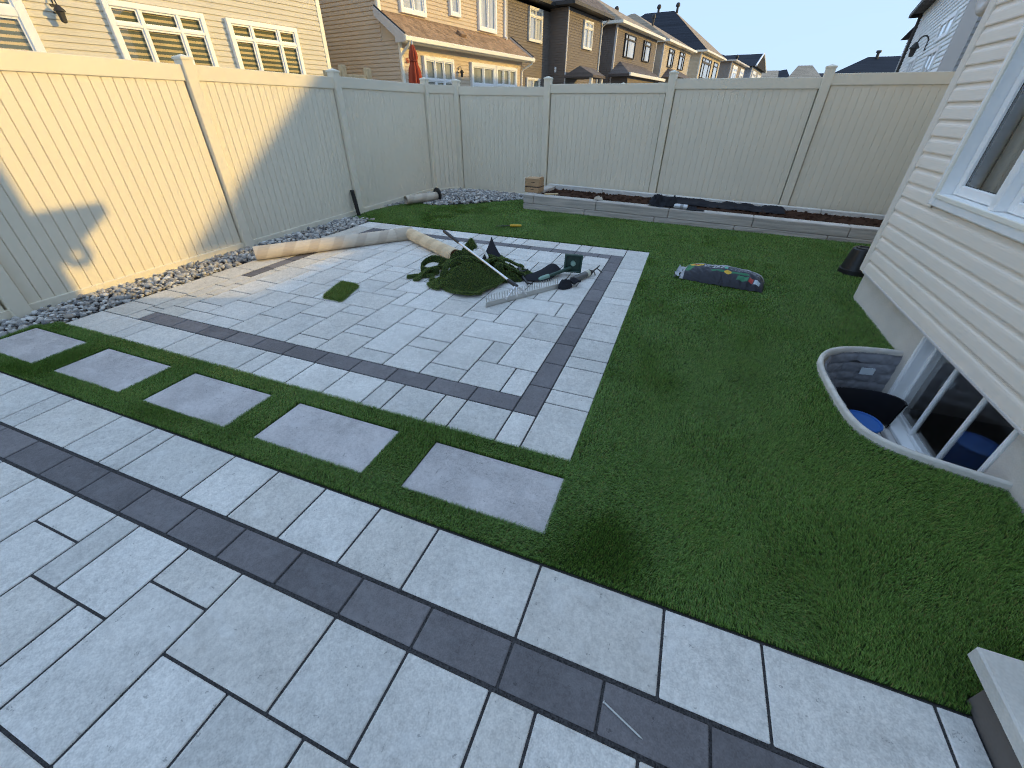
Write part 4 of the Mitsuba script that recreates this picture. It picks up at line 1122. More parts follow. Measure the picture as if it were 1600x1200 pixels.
add('wall', hp(box(34.7, 46.0, 3.22, 9.0, 0, 5.8)), SD_GREY, wh)
V = [(20.8, 2.1, 5.86), (35.4, 2.1, 5.86), (35.4, 9.6, 5.86), (20.8, 9.6, 5.86), (24.5, 5.85, 8.2), (31.7, 5.85, 8.2)]
add('roof', hp(TM(V, [[0, 5, 1], [0, 4, 5], [1, 5, 2], [2, 5, 4], [2, 4, 3], [3, 4, 0], [0, 1, 2], [0, 2, 3]])), SH_GREY, wh)
add('fascia', hp(cat([box(20.8, 35.4, 2.06, 2.12, 5.70, 5.87), box(35.38, 35.44, 2.12, 9.6, 5.70, 5.87), box(20.76, 20.82, 2.12, 9.6, 5.7, 5.87)])), DARKTRIM, wh)
add('roof', hp(TM([(34.9, 2.8, 5.86), (47, 2.8, 5.86), (47, 9.6, 5.86), (34.9, 9.6, 5.86), (38, 6, 7.6), (44, 6, 7.6)], [[0, 5, 1], [0, 4, 5], [1, 5, 2], [2, 5, 4], [2, 4, 3], [3, 4, 0], [0, 1, 2], [0, 2, 3]])), SH_BLACK, wh)


def neg_window(house, n, t0, t1, z0, z1, fw=0.12, split=True):
    k = key_for(f'{house}__window')
    m = [cbox(t0, t0 + fw, n - 0.07, n, z0, z1), cbox(t1 - fw, t1, n - 0.07, n, z0, z1), cbox(t0 + fw, t1 - fw, n - 0.07, n, z0, z0 + fw), cbox(t0 + fw, t1 - fw, n - 0.07, n, z1 - fw, z1)]
    if split:
        m.append(cbox((t0 + t1) / 2 - 0.05, (t0 + t1) / 2 + 0.05, n - 0.065, n, z0 + fw, z1 - fw))
    scene[k] = mikit.ply(hp(cat(m)), WHITE)
    add('pane', hp(TM([(t0 + fw, n - 0.035, z0 + fw), (t1 - fw, n - 0.035, z0 + fw), (t1 - fw, n - 0.035, z1 - fw), (t0 + fw, n - 0.035, z1 - fw)], [[0, 1, 2], [0, 2, 3]])), FARPANE, k)
    add('blind', hp(TM([(t0 + fw, n - 0.027, z0 + fw), (t1 - fw, n - 0.027, z0 + fw), (t1 - fw, n - 0.027, z1 - fw), (t0 + fw, n - 0.027, z1 - fw)], [[0, 1, 2], [0, 2, 3]])), SHEER, k)


neg_window(wh, 2.575, 22.45, 25.0, 3.72, 4.32)
neg_window(wh, 2.575, 22.9, 25.0, 1.1, 3.48)
neg_window(wh, 2.575, 28.6, 30.6, 1.1, 3.62)
neg_window(wh, 3.18, 38.0, 41.0, 3.6, 5.2)
k = key_for(f'{wh}__wall_lamp')
arc = np.linspace(0, np.pi * 1.2, 16)
scene[k] = mikit.ply(hp(cat([sweep(np.column_stack([np.full(16, 27.3), 2.40 + 0.17 * np.cos(arc), 3.92 + 0.26 * np.sin(arc)]), 0.025, 6), move(trimesh.creation.revolve([(0.0, 0.22), (0.05, 0.20), (0.17, 0.02), (0.17, 0.0), (0.11, -0.02), (0.08, -0.26), (0, -0.28)], sections=10), (27.3, 2.20, 3.78)), cbox(27.2, 27.4, 2.54, 2.58, 3.7, 4.0)])), DARKTRIM)
# street-side wing of the white house, out of frame: its hipped roof shades the fence
add('wing', hp(box(16.1, 24.5, 8.0, 13.75, 0, 6.0)), SD_GREY, wh)
V = [(15.6, 7.5, 6.1), (25.0, 7.5, 6.1), (25.0, 14.2, 6.1), (15.6, 14.2, 6.1)]
V = V + [(15.6 + 3.35, 10.85, 6.1 + 2.78), (25.0 - 3.35, 10.85, 6.1 + 2.78)]
add('wing_roof', hp(TM(V, [[0, 1, 5], [0, 5, 4], [1, 2, 5], [2, 3, 4], [2, 4, 5], [3, 0, 4], [0, 2, 1], [0, 3, 2]])), SH_GREY, wh)

# ------------------------------------------------------------------ things in the neighbours' yards
um = thing('patio_umbrella', 'closed red patio umbrella standing in front of the tan house', 'umbrella')
a = np.linspace(0, 2 * np.pi, 73)
rows = []
for z, r, fo in ((1.55, 0.165, 0.35), (1.9, 0.17, 0.38), (2.2, 0.150, 0.38), (2.45, 0.135, 0.34), (2.58, 0.10, 0.25), (2.66, 0.085, 0.2), (2.74, 0.105, 0.3), (2.85, 0.085, 0.3), (2.96, 0.05, 0.2), (3.03, 0.012, 0.0)):
    rad = r * (1 + fo * np.cos(8 * a + 0.8 * np.sin(3 * a)) * 0.8)
    rows.append(np.column_stack([10.57 + rad * np.cos(a), -10.0 + rad * np.sin(a), np.full(73, z)]))
add('canopy', hp(quad_strip(rows)), tex('red_canvas', lambda p, n, uv: mi.Color3f(0.36, 0.07, 0.035) * (0.8 + 0.4 * fbm(p.x * 9, p.y * 9, p.z * 3)), 0.85, 0.2), um, smooth=60)
add('pole', hp(sweep([(10.57, -10, 0), (10.57, -10, 3.10)], 0.024, 10)), GREYTRIM, um)
add('strap', hp(sweep(np.column_stack([10.57 + 0.098 * np.cos(a), -10 + 0.098 * np.sin(a), np.full(73, 2.655)]), 0.016, 6, False)), plain('strap_red', (0.25, 0.05, 0.03), 0.8, 0.2), um)
WOOD = tex('pale_wood', lambda p, n, uv: mi.Color3f(0.52, 0.40, 0.24) * (0.8 + 0.4 * fbm(p.x * 20, p.y * 20, p.z * 3)), 0.7, 0.2)
gt = thing('wooden_gate', 'pale wooden gate frame with two posts showing above the left fence', 'gate')
add('post', hp(cbox(6.05, 6.15, -7.56, -7.46, 0, 2.215, 0.008)), WOOD, gt)
add('post', hp(cbox(6.61, 6.72, -7.56, -7.46, 0, 2.205, 0.008)), WOOD, gt)
add('rail', hp(cbox(6.15, 6.61, -7.54, -7.49, 2.0, 2.09, 0.006)), WOOD, gt)
add('rail', hp(cbox(5.70, 6.05, -7.54, -7.49, 2.04, 2.12, 0.006)), WOOD, gt)
nf = thing('neighbour_fence', 'beige fence with one capped post, seen beyond the far corner', 'fence')
o_, u_ = (-2.6, 13.0, 0), (math.cos(0.1), math.sin(0.1), 0)
add('panel', frame_to(cbox(-3.6, 0.55, -0.03, 0.03, 0.0, 2.03), o_, u_, (u_[1], -u_[0], 0), ZUP), VINYL, nf)
fence_post(nf, (-2.05, 13.05, 0), u_, (u_[1], -u_[0], 0), 0, 2.17)

# ------------------------------------------------------------------ things on the paving and the turf


def uv_tube(path, r, n=40, thick=0.008):
    """open board tube with wall thickness; uv.x metres along, uv.y turns"""
    P = np.asarray(path, float)
    L = np.concatenate([[0], np.cumsum(np.linalg.norm(np.diff(P, axis=0), axis=1))])
    t = (P[-1] - P[0]) / np.linalg.norm(P[-1] - P[0])
    u = np.cross(t, [0, 0, 1.0])
    u /= np.linalg.norm(u)
    w = np.cross(t, u)
    a = np.linspace(0, 2 * np.pi, n + 1)
    V, UV, Fc = [], [], []
    rings = [(i, r, L[i]) for i in range(len(P))] + [(len(P) - 1, r - thick, L[-1] + 0.01), (0, r - thick, -0.02)]
    for i, rad, l in rings:
        V.append(P[i] + rad * (np.cos(a)[:, None] * u + np.sin(a)[:, None] * w))
        UV.append(np.column_stack([np.full(n + 1, l), a / (2 * np.pi)]))
    m = len(rings)
    for i in range(m):
        k_ = (i + 1) % m
        for j in range(n):
            A, B, C, D = i * (n + 1) + j, i * (n + 1) + j + 1, k_ * (n + 1) + j + 1, k_ * (n + 1) + j
            Fc += [[A, B, C], [A, C, D]]
    return TM(np.vstack(V), Fc), np.vstack(UV)


def tube_entry(name, path, r, m, text, **k):
    me, uv = uv_tube(path, r)
    return single(name, me, m, text, 'tube', smooth=True, uv=uv, **k)


def line(a, b, n=24, sag=0.0):
    s_ = np.linspace(0, 1, n)[:, None]
    p_ = np.array(a) * (1 - s_) + np.array(b) * s_
    p_[:, 2] += -sag * np.sin(np.pi * s_[:, 0])
    return p_


tube_entry('cardboard_tube', line((-4.800, 3.60, 0.090), (-3.72, 5.045, 0.083)), 0.082, CARD, 'long grey cardboard roll core lying at the left edge of the patio along the gravel')
tube_entry('cardboard_tube', line((-3.735, 5.025, 0.083), (-3.585, 5.225, 0.083), 6), 0.090, plain('plain_carton', (0.47, 0.41, 0.33), 0.85, 0.2), 'short plain cardboard sleeve at the bend between the two long roll cores')
tube_entry('cardboard_tube', line((-3.565, 5.165, 0.083), (-2.49, 4.50, 0.083)), 0.080, CARD2, 'tan cardboard roll core with an open end beside the turf pile')
tube_entry('cardboard_tube', line((-5.00, 7.22, 0.115), (-4.70, 7.87, 0.115)), 0.075, CARD, 'short piece of cardboard roll core on the turf by the far gravel')
fk = thing('tube_flange', 'black round end flange on the short roll core by the far corner', 'flange')
dv = np.array([0.30, 0.65, 0])
dv /= np.linalg.norm(dv)
m = cat([trimesh.creation.annulus(0.055, 0.135, 0.018, sections=40), move(trimesh.creation.annulus(0.05, 0.062, 0.06, sections=40), (0, 0, 0.0))])
add('disc', frame_to(m, (-4.69, 7.895, 0.13), np.cross(ZUP, dv), ZUP, dv), BLACK, fk)
rod = thing('black_post', 'black square tube leaning against the left fence at the edge of the turf', 'post')
add('tube', frame_to(cbox(-0.026, 0.026, -0.026, 0.026, 0, 0.42, 0.006), (-5.29, 6.17, 0.0), (0, 1, 0), (1, 0, 0), np.array([-0.12, 0.0, 0.993])), BLACK, rod)
add('foot', cbox(-5.33, -5.25, 6.13, 6.21, -0.01, 0.012, 0.004), BLACK, rod)

# turf scraps
GREENBACK = plain('turf_scrap_back', (0.018, 0.028, 0.014), 0.95, 0.1)


def turf_thing(name, mesh, text, catg, dens=26000, L=0.026, W=0.005, seed=0, tint=1.0):
    t_ = thing(name, text, catg)
    add('backing', mesh, GREENBACK, t_, smooth=40)
    fm, col = fur(mesh, dens, L, W, seed, tint)
    k_ = add('pile', fm, TURF, t_, color=col)
    labels[k_] = {'kind': 'stuff'}
    return t_


m = frame_to(cbox(-0.115, 0.115, -0.21, 0.21, 0.0, 0.016, 0.006), (-3.115, 3.155, 0.004), np.array([math.cos(-0.06), math.sin(-0.06), 0]), np.array([-math.sin(0.28), math.cos(0.28), 0]), ZUP)
turf_thing('turf_sample', m.subdivide().subdivide(), 'small square piece of cut turf lying alone on the patio', 'turf piece', 60000, 0.034, 0.005, 3, 1.25)


def mound(cx_, cy_, rx, ry, h, seed, rotd, freq=4.0, fold=0.5):
    nx = 90
    a_, b_ = np.meshgrid(np.linspace(-1.15, 1.15, nx), np.linspace(-1.15, 1.15, nx), indexing='ij')
    rad = np.sqrt(a_ ** 2 + b_ ** 2)
    ang = np.arctan2(b_, a_)
    edge = 0.82 + 0.30 * (meshkit.noise(np.stack([np.cos(ang) * 1.7, np.sin(ang) * 1.7, a_ * 0], -1), seed) - 0.3)
    base = np.clip(1 - (rad / edge) ** 2, 0, 1) ** 0.55
    w1 = meshkit.fbm(np.stack([a_ * 1.6, b_ * 1.6, a_ * 0 + 2], -1), 2, seed + 4)
    rg = 1 - np.abs(2 * meshkit.fbm(np.stack([a_ * freq * 0.5 + 1.5 * w1, b_ * freq * 0.5, a_ * 0], -1), 3, seed) - 1)
    z = h * base * (1 - fold + fold * 1.6 * rg ** 2.2)
    x, y = cx_ + rx * a_, cy_ + ry * b_
    # folds overhang a little
    x = x + 0.10 * rx * base * (w1 - 0.5)
    keep = rad < edge * 1.02
    idx = -np.ones((nx, nx), int)
    idx[keep] = np.arange(keep.sum())
    V = np.column_stack([x[keep], y[keep], 0.004 + z[keep]])
    Fc = []
    for i_ in range(nx - 1):
        for j_ in range(nx - 1):
            A, B, C, D = idx[i_, j_], idx[i_ + 1, j_], idx[i_ + 1, j_ + 1], idx[i_, j_ + 1]
            if min(A, B, C, D) >= 0:
                Fc += [[A, B, C], [A, C, D]]
    return rot(TM(V, Fc), rotd, at=(cx_, cy_, 0))


def ribbon(path, width, side, th=0.014, up=None):
    """strip of turf with thickness following a path; side = direction across"""
    P = np.asarray(path, float)
    S = np.broadcast_to(np.asarray(side, float), P.shape)
    t_ = np.gradient(P, axis=0)
    t_ /= np.linalg.norm(t_, axis=1, keepdims=True)
    nrm = np.cross(t_, S)
    nrm /= np.linalg.norm(nrm, axis=1, keepdims=True)
    q_ = [P - S * width / 2 - nrm * th / 2, P + S * width / 2 - nrm * th / 2, P + S * width / 2 + nrm * th / 2, P - S * width / 2 + nrm * th / 2]
    V = np.vstack(q_)
    n_ = len(P)
    Fc = []
    for a_, b_ in ((0, 1), (1, 2), (2, 3), (3, 0)):
        for i_ in range(n_ - 1):
            A, B, C, D = a_ * n_ + i_, b_ * n_ + i_, b_ * n_ + i_ + 1, a_ * n_ + i_ + 1
            Fc += [[A, B, C], [A, C, D]]
    for i_, s_ in ((0, 1), (n_ - 1, -1)):
        f_ = [[i_, 2 * n_ + i_, n_ + i_], [i_, 3 * n_ + i_, 2 * n_ + i_]]
        Fc += f_ if s_ > 0 else [x[::-1] for x in f_]
    return TM(V, Fc)


def spline(pts, n=40):
    from scipy.interpolate import CubicSpline
    pts = np.asarray(pts, float)
    s_ = np.concatenate([[0], np.cumsum(np.linalg.norm(np.diff(pts, axis=0), axis=1))])
    return CubicSpline(s_, pts)(np.linspace(0, s_[-1], n))


def fan(paths, n=44):
    """sheet through a series of splines"""
    rows_ = [spline(p_, n) for p_ in paths]
    m_ = np.array(rows_)
    fine = np.array([spline(m_[:, i_], 26) for i_ in range(n)])
    return quad_strip([fine[i_] for i_ in range(n)])


def thick(m, th):
    """gives an open sheet a thickness"""
    m = TM(m.vertices, m.faces)
    nrm = trimesh.Trimesh(m.vertices, m.faces, process=False).vertex_normals
    e = np.sort(m.edges, axis=1)
    uq, cnt = np.unique(e, axis=0, return_counts=True)
    bset = {tuple(x) for x in uq[cnt == 1]}
    be = [x for x in m.edges if tuple(sorted(x)) in bset]
    n_ = len(m.vertices)
    V = np.vstack([m.vertices + nrm * th / 2, m.vertices - nrm * th / 2])
    Fc = [*m.faces, *(m.faces[:, ::-1] + n_)]
    for a_, b_ in be:
        Fc += [[a_, a_ + n_, b_ + n_], [a_, b_ + n_, b_]]
    return TM(V, np.array(Fc))


# big folded offcut in front: falls from a rolled fold at the back left to the floor in front
turf_thing('turf_offcut', thick(fan([[(-2.20, 3.62, 0.02), (-2.17, 3.74, 0.11), (-2.12, 3.90, 0.175), (-2.02, 4.04, 0.18), (-1.92, 4.10, 0.13)],
                                     [(-2.05, 3.545, 0.02), (-2.03, 3.68, 0.075), (-2.00, 3.86, 0.135), (-1.93, 4.00, 0.145), (-1.85, 4.10, 0.11)],
                                     [(-1.91, 3.50, 0.05), (-1.89, 3.66, 0.03), (-1.85, 3.82, 0.085), (-1.79, 3.98, 0.085), (-1.74, 4.10, 0.09)],
                                     [(-1.73, 3.60, 0.02), (-1.70, 3.74, 0.055), (-1.66, 3.88, 0.035), (-1.63, 4.00, 0.06), (-1.58, 4.12, 0.02)]]), 0.016),
           'large folded green turf offcut at the front of the pile beside the rake', 'turf offcut', 46000, 0.013, 0.0038, seed=11, tint=1.0)
turf_thing('turf_offcut', thick(fan([[(-2.40, 3.66, 0.02), (-2.33, 3.76, 0.05), (-2.25, 3.86, 0.10), (-2.17, 3.94, 0.15)], [(-2.31, 3.585, 0.02), (-2.24, 3.68, 0.06), (-2.17, 3.80, 0.11), (-2.11, 3.90, 0.155)], [(-2.21, 3.56, 0.02), (-2.17, 3.64, 0.05), (-2.13, 3.74, 0.08), (-2.08, 3.86, 0.13)]]), 0.016),
           'triangular flap of turf hanging at the front left of the pile', 'turf offcut', 46000, 0.013, 0.0038, seed=12, tint=1.15)
turf_thing('turf_offcut', ribbon(spline([(-2.22, 3.68, 0.03), (-2.25, 3.78, 0.12), (-2.23, 3.90, 0.20), (-2.15, 4.00, 0.225), (-2.05, 4.02, 0.19), (-2.01, 3.96, 0.12)], 40), 0.075, (0.75, 0.55, 0.35), 0.024),
           'rolled-over fold of turf arching above the front of the pile', 'turf offcut', 46000, 0.012, 0.0036, seed=13, tint=1.2)
turf_thing('turf_offcut', mound(-2.02, 4.22, 0.40, 0.28, 0.105, 31, 18, 6.0, 0.8), 'crumpled turf under the middle of the pile', 'turf offcut', 30000, 0.016, 0.004, seed=14, tint=0.85)
STRIPS = ['turf strip humped over the left shoulder of the pile', 'turf strip turned over at the crest of the pile', 'folded turf strip at the back of the pile', 'arched turf strip on the right shoulder of the pile', 'turf strip standing on edge behind the rolled fold',
          'turf strip sagging across the middle of the pile', 'turf strip curling at the back right of the pile', 'turf strip lying low on the right of the pile', 'narrow turf strip looped at the back left of the pile', 'turf strip sliding off the back of the pile', 'broad turf strip bent over the top of the pile']
RP = np.random.default_rng(23)
for i, tx_ in enumerate(STRIPS):
    c_ = np.array([-2.02, 4.20]) + RP.uniform(-1, 1, 2) * [0.30, 0.16]
    an = RP.uniform(0, 2 * np.pi)
    dv_ = np.array([np.cos(an), np.sin(an)])
    hl = RP.uniform(0.16, 0.30)
    hh = RP.uniform(0.15, 0.215) * (1 - 0.5 * abs(c_[0] + 2.04))
    wv = RP.uniform(-0.07, 0.07, 2)
    P_ = [np.append(c_ - dv_ * hl, 0.05), np.append(c_ - dv_ * hl * 0.55 + wv, hh * 0.85), np.append(c_ + wv * 0.5, hh), np.append(c_ + dv_ * hl * 0.5 - wv, hh * 0.75), np.append(c_ + dv_ * hl * 0.9, 0.045)]
    sd_ = np.array([-dv_[1], dv_[0], RP.uniform(-0.9, 0.9)])
    turf_thing('turf_offcut', ribbon(spline(P_, 40), RP.uniform(0.06, 0.11), sd_ / np.linalg.norm(sd_), 0.018), tx_, 'turf offcut', 42000, 0.013, 0.0038, seed=40 + i, tint=float(RP.uniform(0.75, 1.15)))
turf_thing('turf_offcut', mound(-1.72, 4.24, 0.25, 0.18, 0.11, 44, -20, 5.0, 0.7), 'crumpled turf lump at the right of the pile under the rake handle', 'turf offcut', 34000, 0.015, 0.004, seed=15, tint=1.0)
turf_thing('turf_offcut', ribbon(spline([(-2.34, 4.16, 0.10), (-2.50, 4.12, 0.14), (-2.64, 4.10, 0.12), (-2.68, 4.02, 0.06), (-2.56, 3.98, 0.04), (-2.44, 4.00, 0.05)], 36), 0.07, (0.0, 0.25, 0.97), 0.02), 'strip of turf looped back on itself at the left of the pile', 'turf strip', 42000, 0.013, 0.0038, seed=16)
turf_thing('turf_offcut', ribbon(spline([(-2.50, 4.08, 0.06), (-2.56, 3.95, 0.06), (-2.59, 3.84, 0.03), (-2.57, 3.72, 0.02)], 24), 0.085, (0.95, 0.0, 0.3), 0.02), 'turf strip hanging towards the front at the left of the pile', 'turf strip', 42000, 0.013, 0.0038, seed=17)
turf_thing('turf_offcut', ribbon(spline([(-2.46, 3.92, 0.022), (-2.58, 3.86, 0.024), (-2.72, 3.77, 0.020)], 14), 0.06, (-0.4, 0.9, 0.1), 0.018), 'thin turf strip lying farthest left of the pile', 'turf strip', 42000, 0.013, 0.0038, seed=18)
turf_thing('turf_offcut', mound(-2.41, 3.80, 0.045, 0.04, 0.035, 51, 0, 3, 0.3), 'tiny crumb of turf in front of the left strips', 'turf offcut', 40000, 0.022, seed=19)
turf_thing('turf_offcut', mound(-2.07, 4.86, 0.075, 0.055, 0.03, 52, 0, 3, 0.3), 'small scrap of turf behind the pile', 'turf offcut', 40000, 0.024, seed=20)
turf_thing('turf_offcut', mound(-1.55, 4.33, 0.15, 0.08, 0.07, 53, 10, 4, 0.5), 'small flat scrap of turf between the pile and the tools', 'turf offcut', 26000, 0.024, seed=21)
turf_thing('turf_offcut', thick(fan([[(-2.52, 4.62, 0.01), (-2.44, 4.66, 0.16), (-2.36, 4.70, 0.26)], [(-2.36, 4.52, 0.01), (-2.30, 4.56, 0.14), (-2.24, 4.60, 0.20)]]), 0.014), 'upright corner of turf standing at the back left of the pile', 'turf offcut', 26000, seed=22)
bf = thick(fan([[(-2.10, 4.42, 0.10), (-2.06, 4.52, 0.22), (-2.04, 4.60, 0.33)], [(-1.98, 4.36, 0.08), (-1.95, 4.44, 0.18), (-1.93, 4.50, 0.22)], [(-1.84, 4.34, 0.02), (-1.82, 4.40, 0.08), (-1.80, 4.44, 0.10)]]), 0.006)
single('turf_backing_flap', bf, BLACKCLOTH, 'dark grey triangular flap of turf backing standing up behind the rake handle', 'backing flap', smooth=40)
single('white_strip', ribbon(spline([(-2.28, 4.64, 0.16), (-2.18, 4.56, 0.20), (-2.06, 4.44, 0.19), (-1.97, 4.32, 0.16)], 24), 0.028, (0.3, 0.3, 0.9), 0.012), plain('white_plastic', (0.62, 0.62, 0.6), 0.5, 0.4), 'thin pale plastic strip lying on the pile beside the rake handle', 'plastic strip', smooth=40)

# landscape rake, teeth up
rk = thing('landscape_rake', 'wide metal landscape rake lying teeth up, its long handle across the turf pile', 'rake')
A, B = np.array([-1.566, 3.362, 0.0]), np.array([-1.058, 4.125, 0.0])
U = (B - A) / np.linalg.norm(B - A)
Wd = np.array([-U[1], U[0], 0])
Lb = np.linalg.norm(B - A)
add('bar', frame_to(cat([cbox(0, Lb, -0.003, 0.003, 0.004, 0.052, 0.001), cbox(0, Lb, 0.003, 0.022, 0.004, 0.009, 0.001)]), A, U, Wd, ZUP), GALV, rk)
for i in range(30):
    q_ = 0.012 + i * (Lb - 0.024) / 29
    add('tooth', frame_to(cbox(q_ - 0.0045, q_ + 0.0045, -0.0022, 0.0022, 0.052, 0.118 + RNG.normal(0, 0.001), 0.0008), A, U, Wd + 0 * U, np.array([0, 0, 1.0]) + 0.12 * Wd), GALV, rk)
S0 = np.array([-1.420, 3.735, 0.125])
G1 = np.array([-2.551, 4.367, 0.40])
dh = (G1 - S0) / np.linalg.norm(G1 - S0)
Lh = np.linalg.norm(G1 - S0)
add('handle', sweep([S0, S0 + dh * (Lh - 0.30)], 0.0135, 16), ALU, rk, smooth=40)
add('grip', sweep([S0 + dh * (Lh - 0.33), S0 + dh * (Lh - 0.32), S0 + dh * (Lh - 0.02), G1], [0.015, 0.019, 0.019, 0.014], 16), BLACK, rk, smooth=40)
add('socket', sweep([S0 - dh * 0.05, S0 - dh * 0.04, S0 + dh * 0.09, S0 + dh * 0.10], [0.016, 0.021, 0.019, 0.015], 14), BLACK, rk, smooth=40)
for q_ in (0.25, 0.40, 0.53):
    add('brace', sweep([S0 - dh * 0.03, (S0 - dh * 0.05) * 0.5 + (A + U * Lb * q_ + ZUP * 0.06) * 0.5, A + U * Lb * q_ + np.array([0, 0, 0.03])], 0.012, 10), ALU, rk, smooth=40)

# tools beside the rake
single('black_mat', thick(fan([[(-1.62, 4.20, 0.015), (-1.56, 4.30, 0.03), (-1.50, 4.40, 0.03)], [(-1.46, 4.18, 0.02), (-1.42, 4.34, 0.05), (-1.38, 4.46, 0.04)], [(-1.32, 4.20, 0.02), (-1.30, 4.40, 0.07), (-1.29, 4.58, 0.10)], [(-1.20, 4.30, 0.015), (-1.17, 4.44, 0.035), (-1.14, 4.56, 0.03)]]), 0.008), BLACKCLOTH,
       'black cloth crumpled on the pavers behind the rake head', 'cloth', smooth=40)
bp = thing('black_tool', 'small black forked hand tool lying behind the rake head', 'hand tool')
add('body', cat([sweep([(-1.56, 4.30, 0.06), (-1.47, 4.16, 0.045), (-1.38, 4.05, 0.03)], 0.013, 8), sweep([(-1.39, 4.07, 0.03), (-1.335, 4.09, 0.02)], 0.010, 8), sweep([(-1.56, 4.30, 0.06), (-1.60, 4.36, 0.08)], 0.02, 8), sweep([(-1.55, 4.30, 0.06), (-1.49, 4.36, 0.075)], 0.013, 8)]), BLACK, bp, smooth=40)
DG = plain('dark_green_plastic', (0.022, 0.055, 0.042), 0.4, 0.5)
LG = plain('pale_green_plastic', (0.20, 0.32, 0.27), 0.4, 0.5)
gtool = thing('seaming_tool', 'dark green hand tool with a square frame head, behind the rake', 'hand tool')
hc, hu, hv = np.array([-1.03, 4.60, 0.135]), np.array([0.93, 0.30, -0.05]), np.array([0.02, 0.10, 0.99])
hu /= np.linalg.norm(hu)
hw = np.cross(hu, hv)
hw /= np.linalg.norm(hw)
add('head', frame_to(cat([cbox(-0.085, 0.085, -0.10, -0.082, -0.03, 0.03, 0.006), cbox(-0.085, 0.085, 0.082, 0.10, -0.03, 0.03, 0.006), cbox(-0.10, -0.082, -0.10, 0.10, -0.03, 0.03, 0.006), cbox(0.082, 0.10, -0.10, 0.10, -0.03, 0.03, 0.006), cbox(-0.082, 0.082, -0.082, 0.082, -0.026, -0.018, 0.002)]), hc, hu, hv, hw), DG, gtool)
add('hub', frame_to(move(trimesh.creation.cylinder(radius=0.028, height=0.05, sections=20), (0, 0, 0.0)), hc, hu, hv, hw), LG, gtool, smooth=40)
add('shaft', sweep([(-1.05, 4.58, 0.09), (-1.16, 4.43, 0.06), (-1.28, 4.27, 0.035)], [0.022, 0.020, 0.016], 12), DG, gtool, smooth=40)
add('nose', sweep([(-1.235, 4.33, 0.045), (-1.29, 4.25, 0.035), (-1.31, 4.22, 0.03)], [0.026, 0.026, 0.018], 12), LG, gtool, smooth=40)
cg = thing('caulking_gun', 'grey cylinder adhesive gun with a pale band, right of the rake head', 'caulking gun')
ga, gb = np.array([-1.02, 4.16, 0.045]), np.array([-0.80, 4.70, 0.045])
gd = (gb - ga) / np.linalg.norm(gb - ga)
add('tube', sweep([ga + gd * 0.16, ga + gd * 0.48], 0.034, 20), plain('grey_barrel', (0.10, 0.095, 0.09), 0.4, 0.5), cg, smooth=40)
add('band', sweep([ga + gd * 0.42, ga + gd * 0.475], 0.0355, 20), plain('pale_label', (0.50, 0.48, 0.38), 0.6, 0.3), cg, smooth=40)
add('collar', sweep([ga + gd * 0.475, ga + gd * 0.50, ga + gd * 0.55], [0.036, 0.036, 0.018], 20), BLACK, cg, smooth=40)
add('trigger', cat([sweep([gb - gd * 0.03, gb + gd * 0.02 + [0.02, 0, 0.03], gb + [0.10, -0.02, 0.0]], 0.008, 8), sweep([gb, gb + [0.03, -0.05, -0.03]], 0.006, 8), sweep([gb, gb + gd * 0.10 + [0.0, 0.03, 0.03]], 0.007, 8)]), DARKTRIM, cg, smooth=40)
gl = thing('work_gloves', 'black work gloves lying at the right end of the rake head', 'gloves')
add('palm', mound(-1.00, 4.17, 0.10, 0.065, 0.08, 71, 60, 3, 0.35), BLACKCLOTH, gl, smooth=True)
for i in range(4):
    p0 = np.array([-0.97 + 0.02 * i, 4.25 - 0.02 * i, 0.05])
    add('finger', sweep([p0, p0 + [0.03, 0.05, 0.02], p0 + [0.05, 0.09, 0.0]], [0.014, 0.013, 0.009], 8), BLACKCLOTH, gl, smooth=40)
yt = thing('weeding_knife', 'hand tool with a bright yellow handle and dark blade lying on the far turf', 'hand tool')
add('handle', sweep([(-2.50, 6.365, 0.045), (-2.48, 6.375, 0.047), (-2.36, 6.43, 0.047), (-2.335, 6.44, 0.045)], [0.014, 0.020, 0.018, 0.014], 12), plain('yellow_handle', (0.62, 0.36, 0.02), 0.4, 0.5), yt, smooth=40)
add('blade', cat([sweep([(-2.50, 6.365, 0.045), (-2.63, 6.305, 0.042)], 0.008, 8), frame_to(cbox(0, 0.10, -0.012, 0.012, -0.002, 0.002, 0.0008), (-2.62, 6.31, 0.042), (-0.91, -0.41, 0), (0.41, -0.91, 0), ZUP), sweep([(-2.68, 6.27, 0.05), (-2.70, 6.29, 0.03)], 0.006, 6)]), DARKTRIM, yt, smooth=40)
nl = thing('nail', 'long steel spike nail lying on a dark paver at the front', 'nail')
na, nb = np.array([0.098, 0.604, 0.0045]), np.array([0.226, 0.553, 0.0045])
nd = (nb - na) / np.linalg.norm(nb - na)
add('shank', sweep([na, nb - nd * 0.012, nb], [0.0032, 0.0032, 0.0008], 10), GALV, nl, smooth=40)
add('head', sweep([na - nd * 0.002, na + nd * 0.001], 0.0055, 12), GALV, nl, smooth=40)


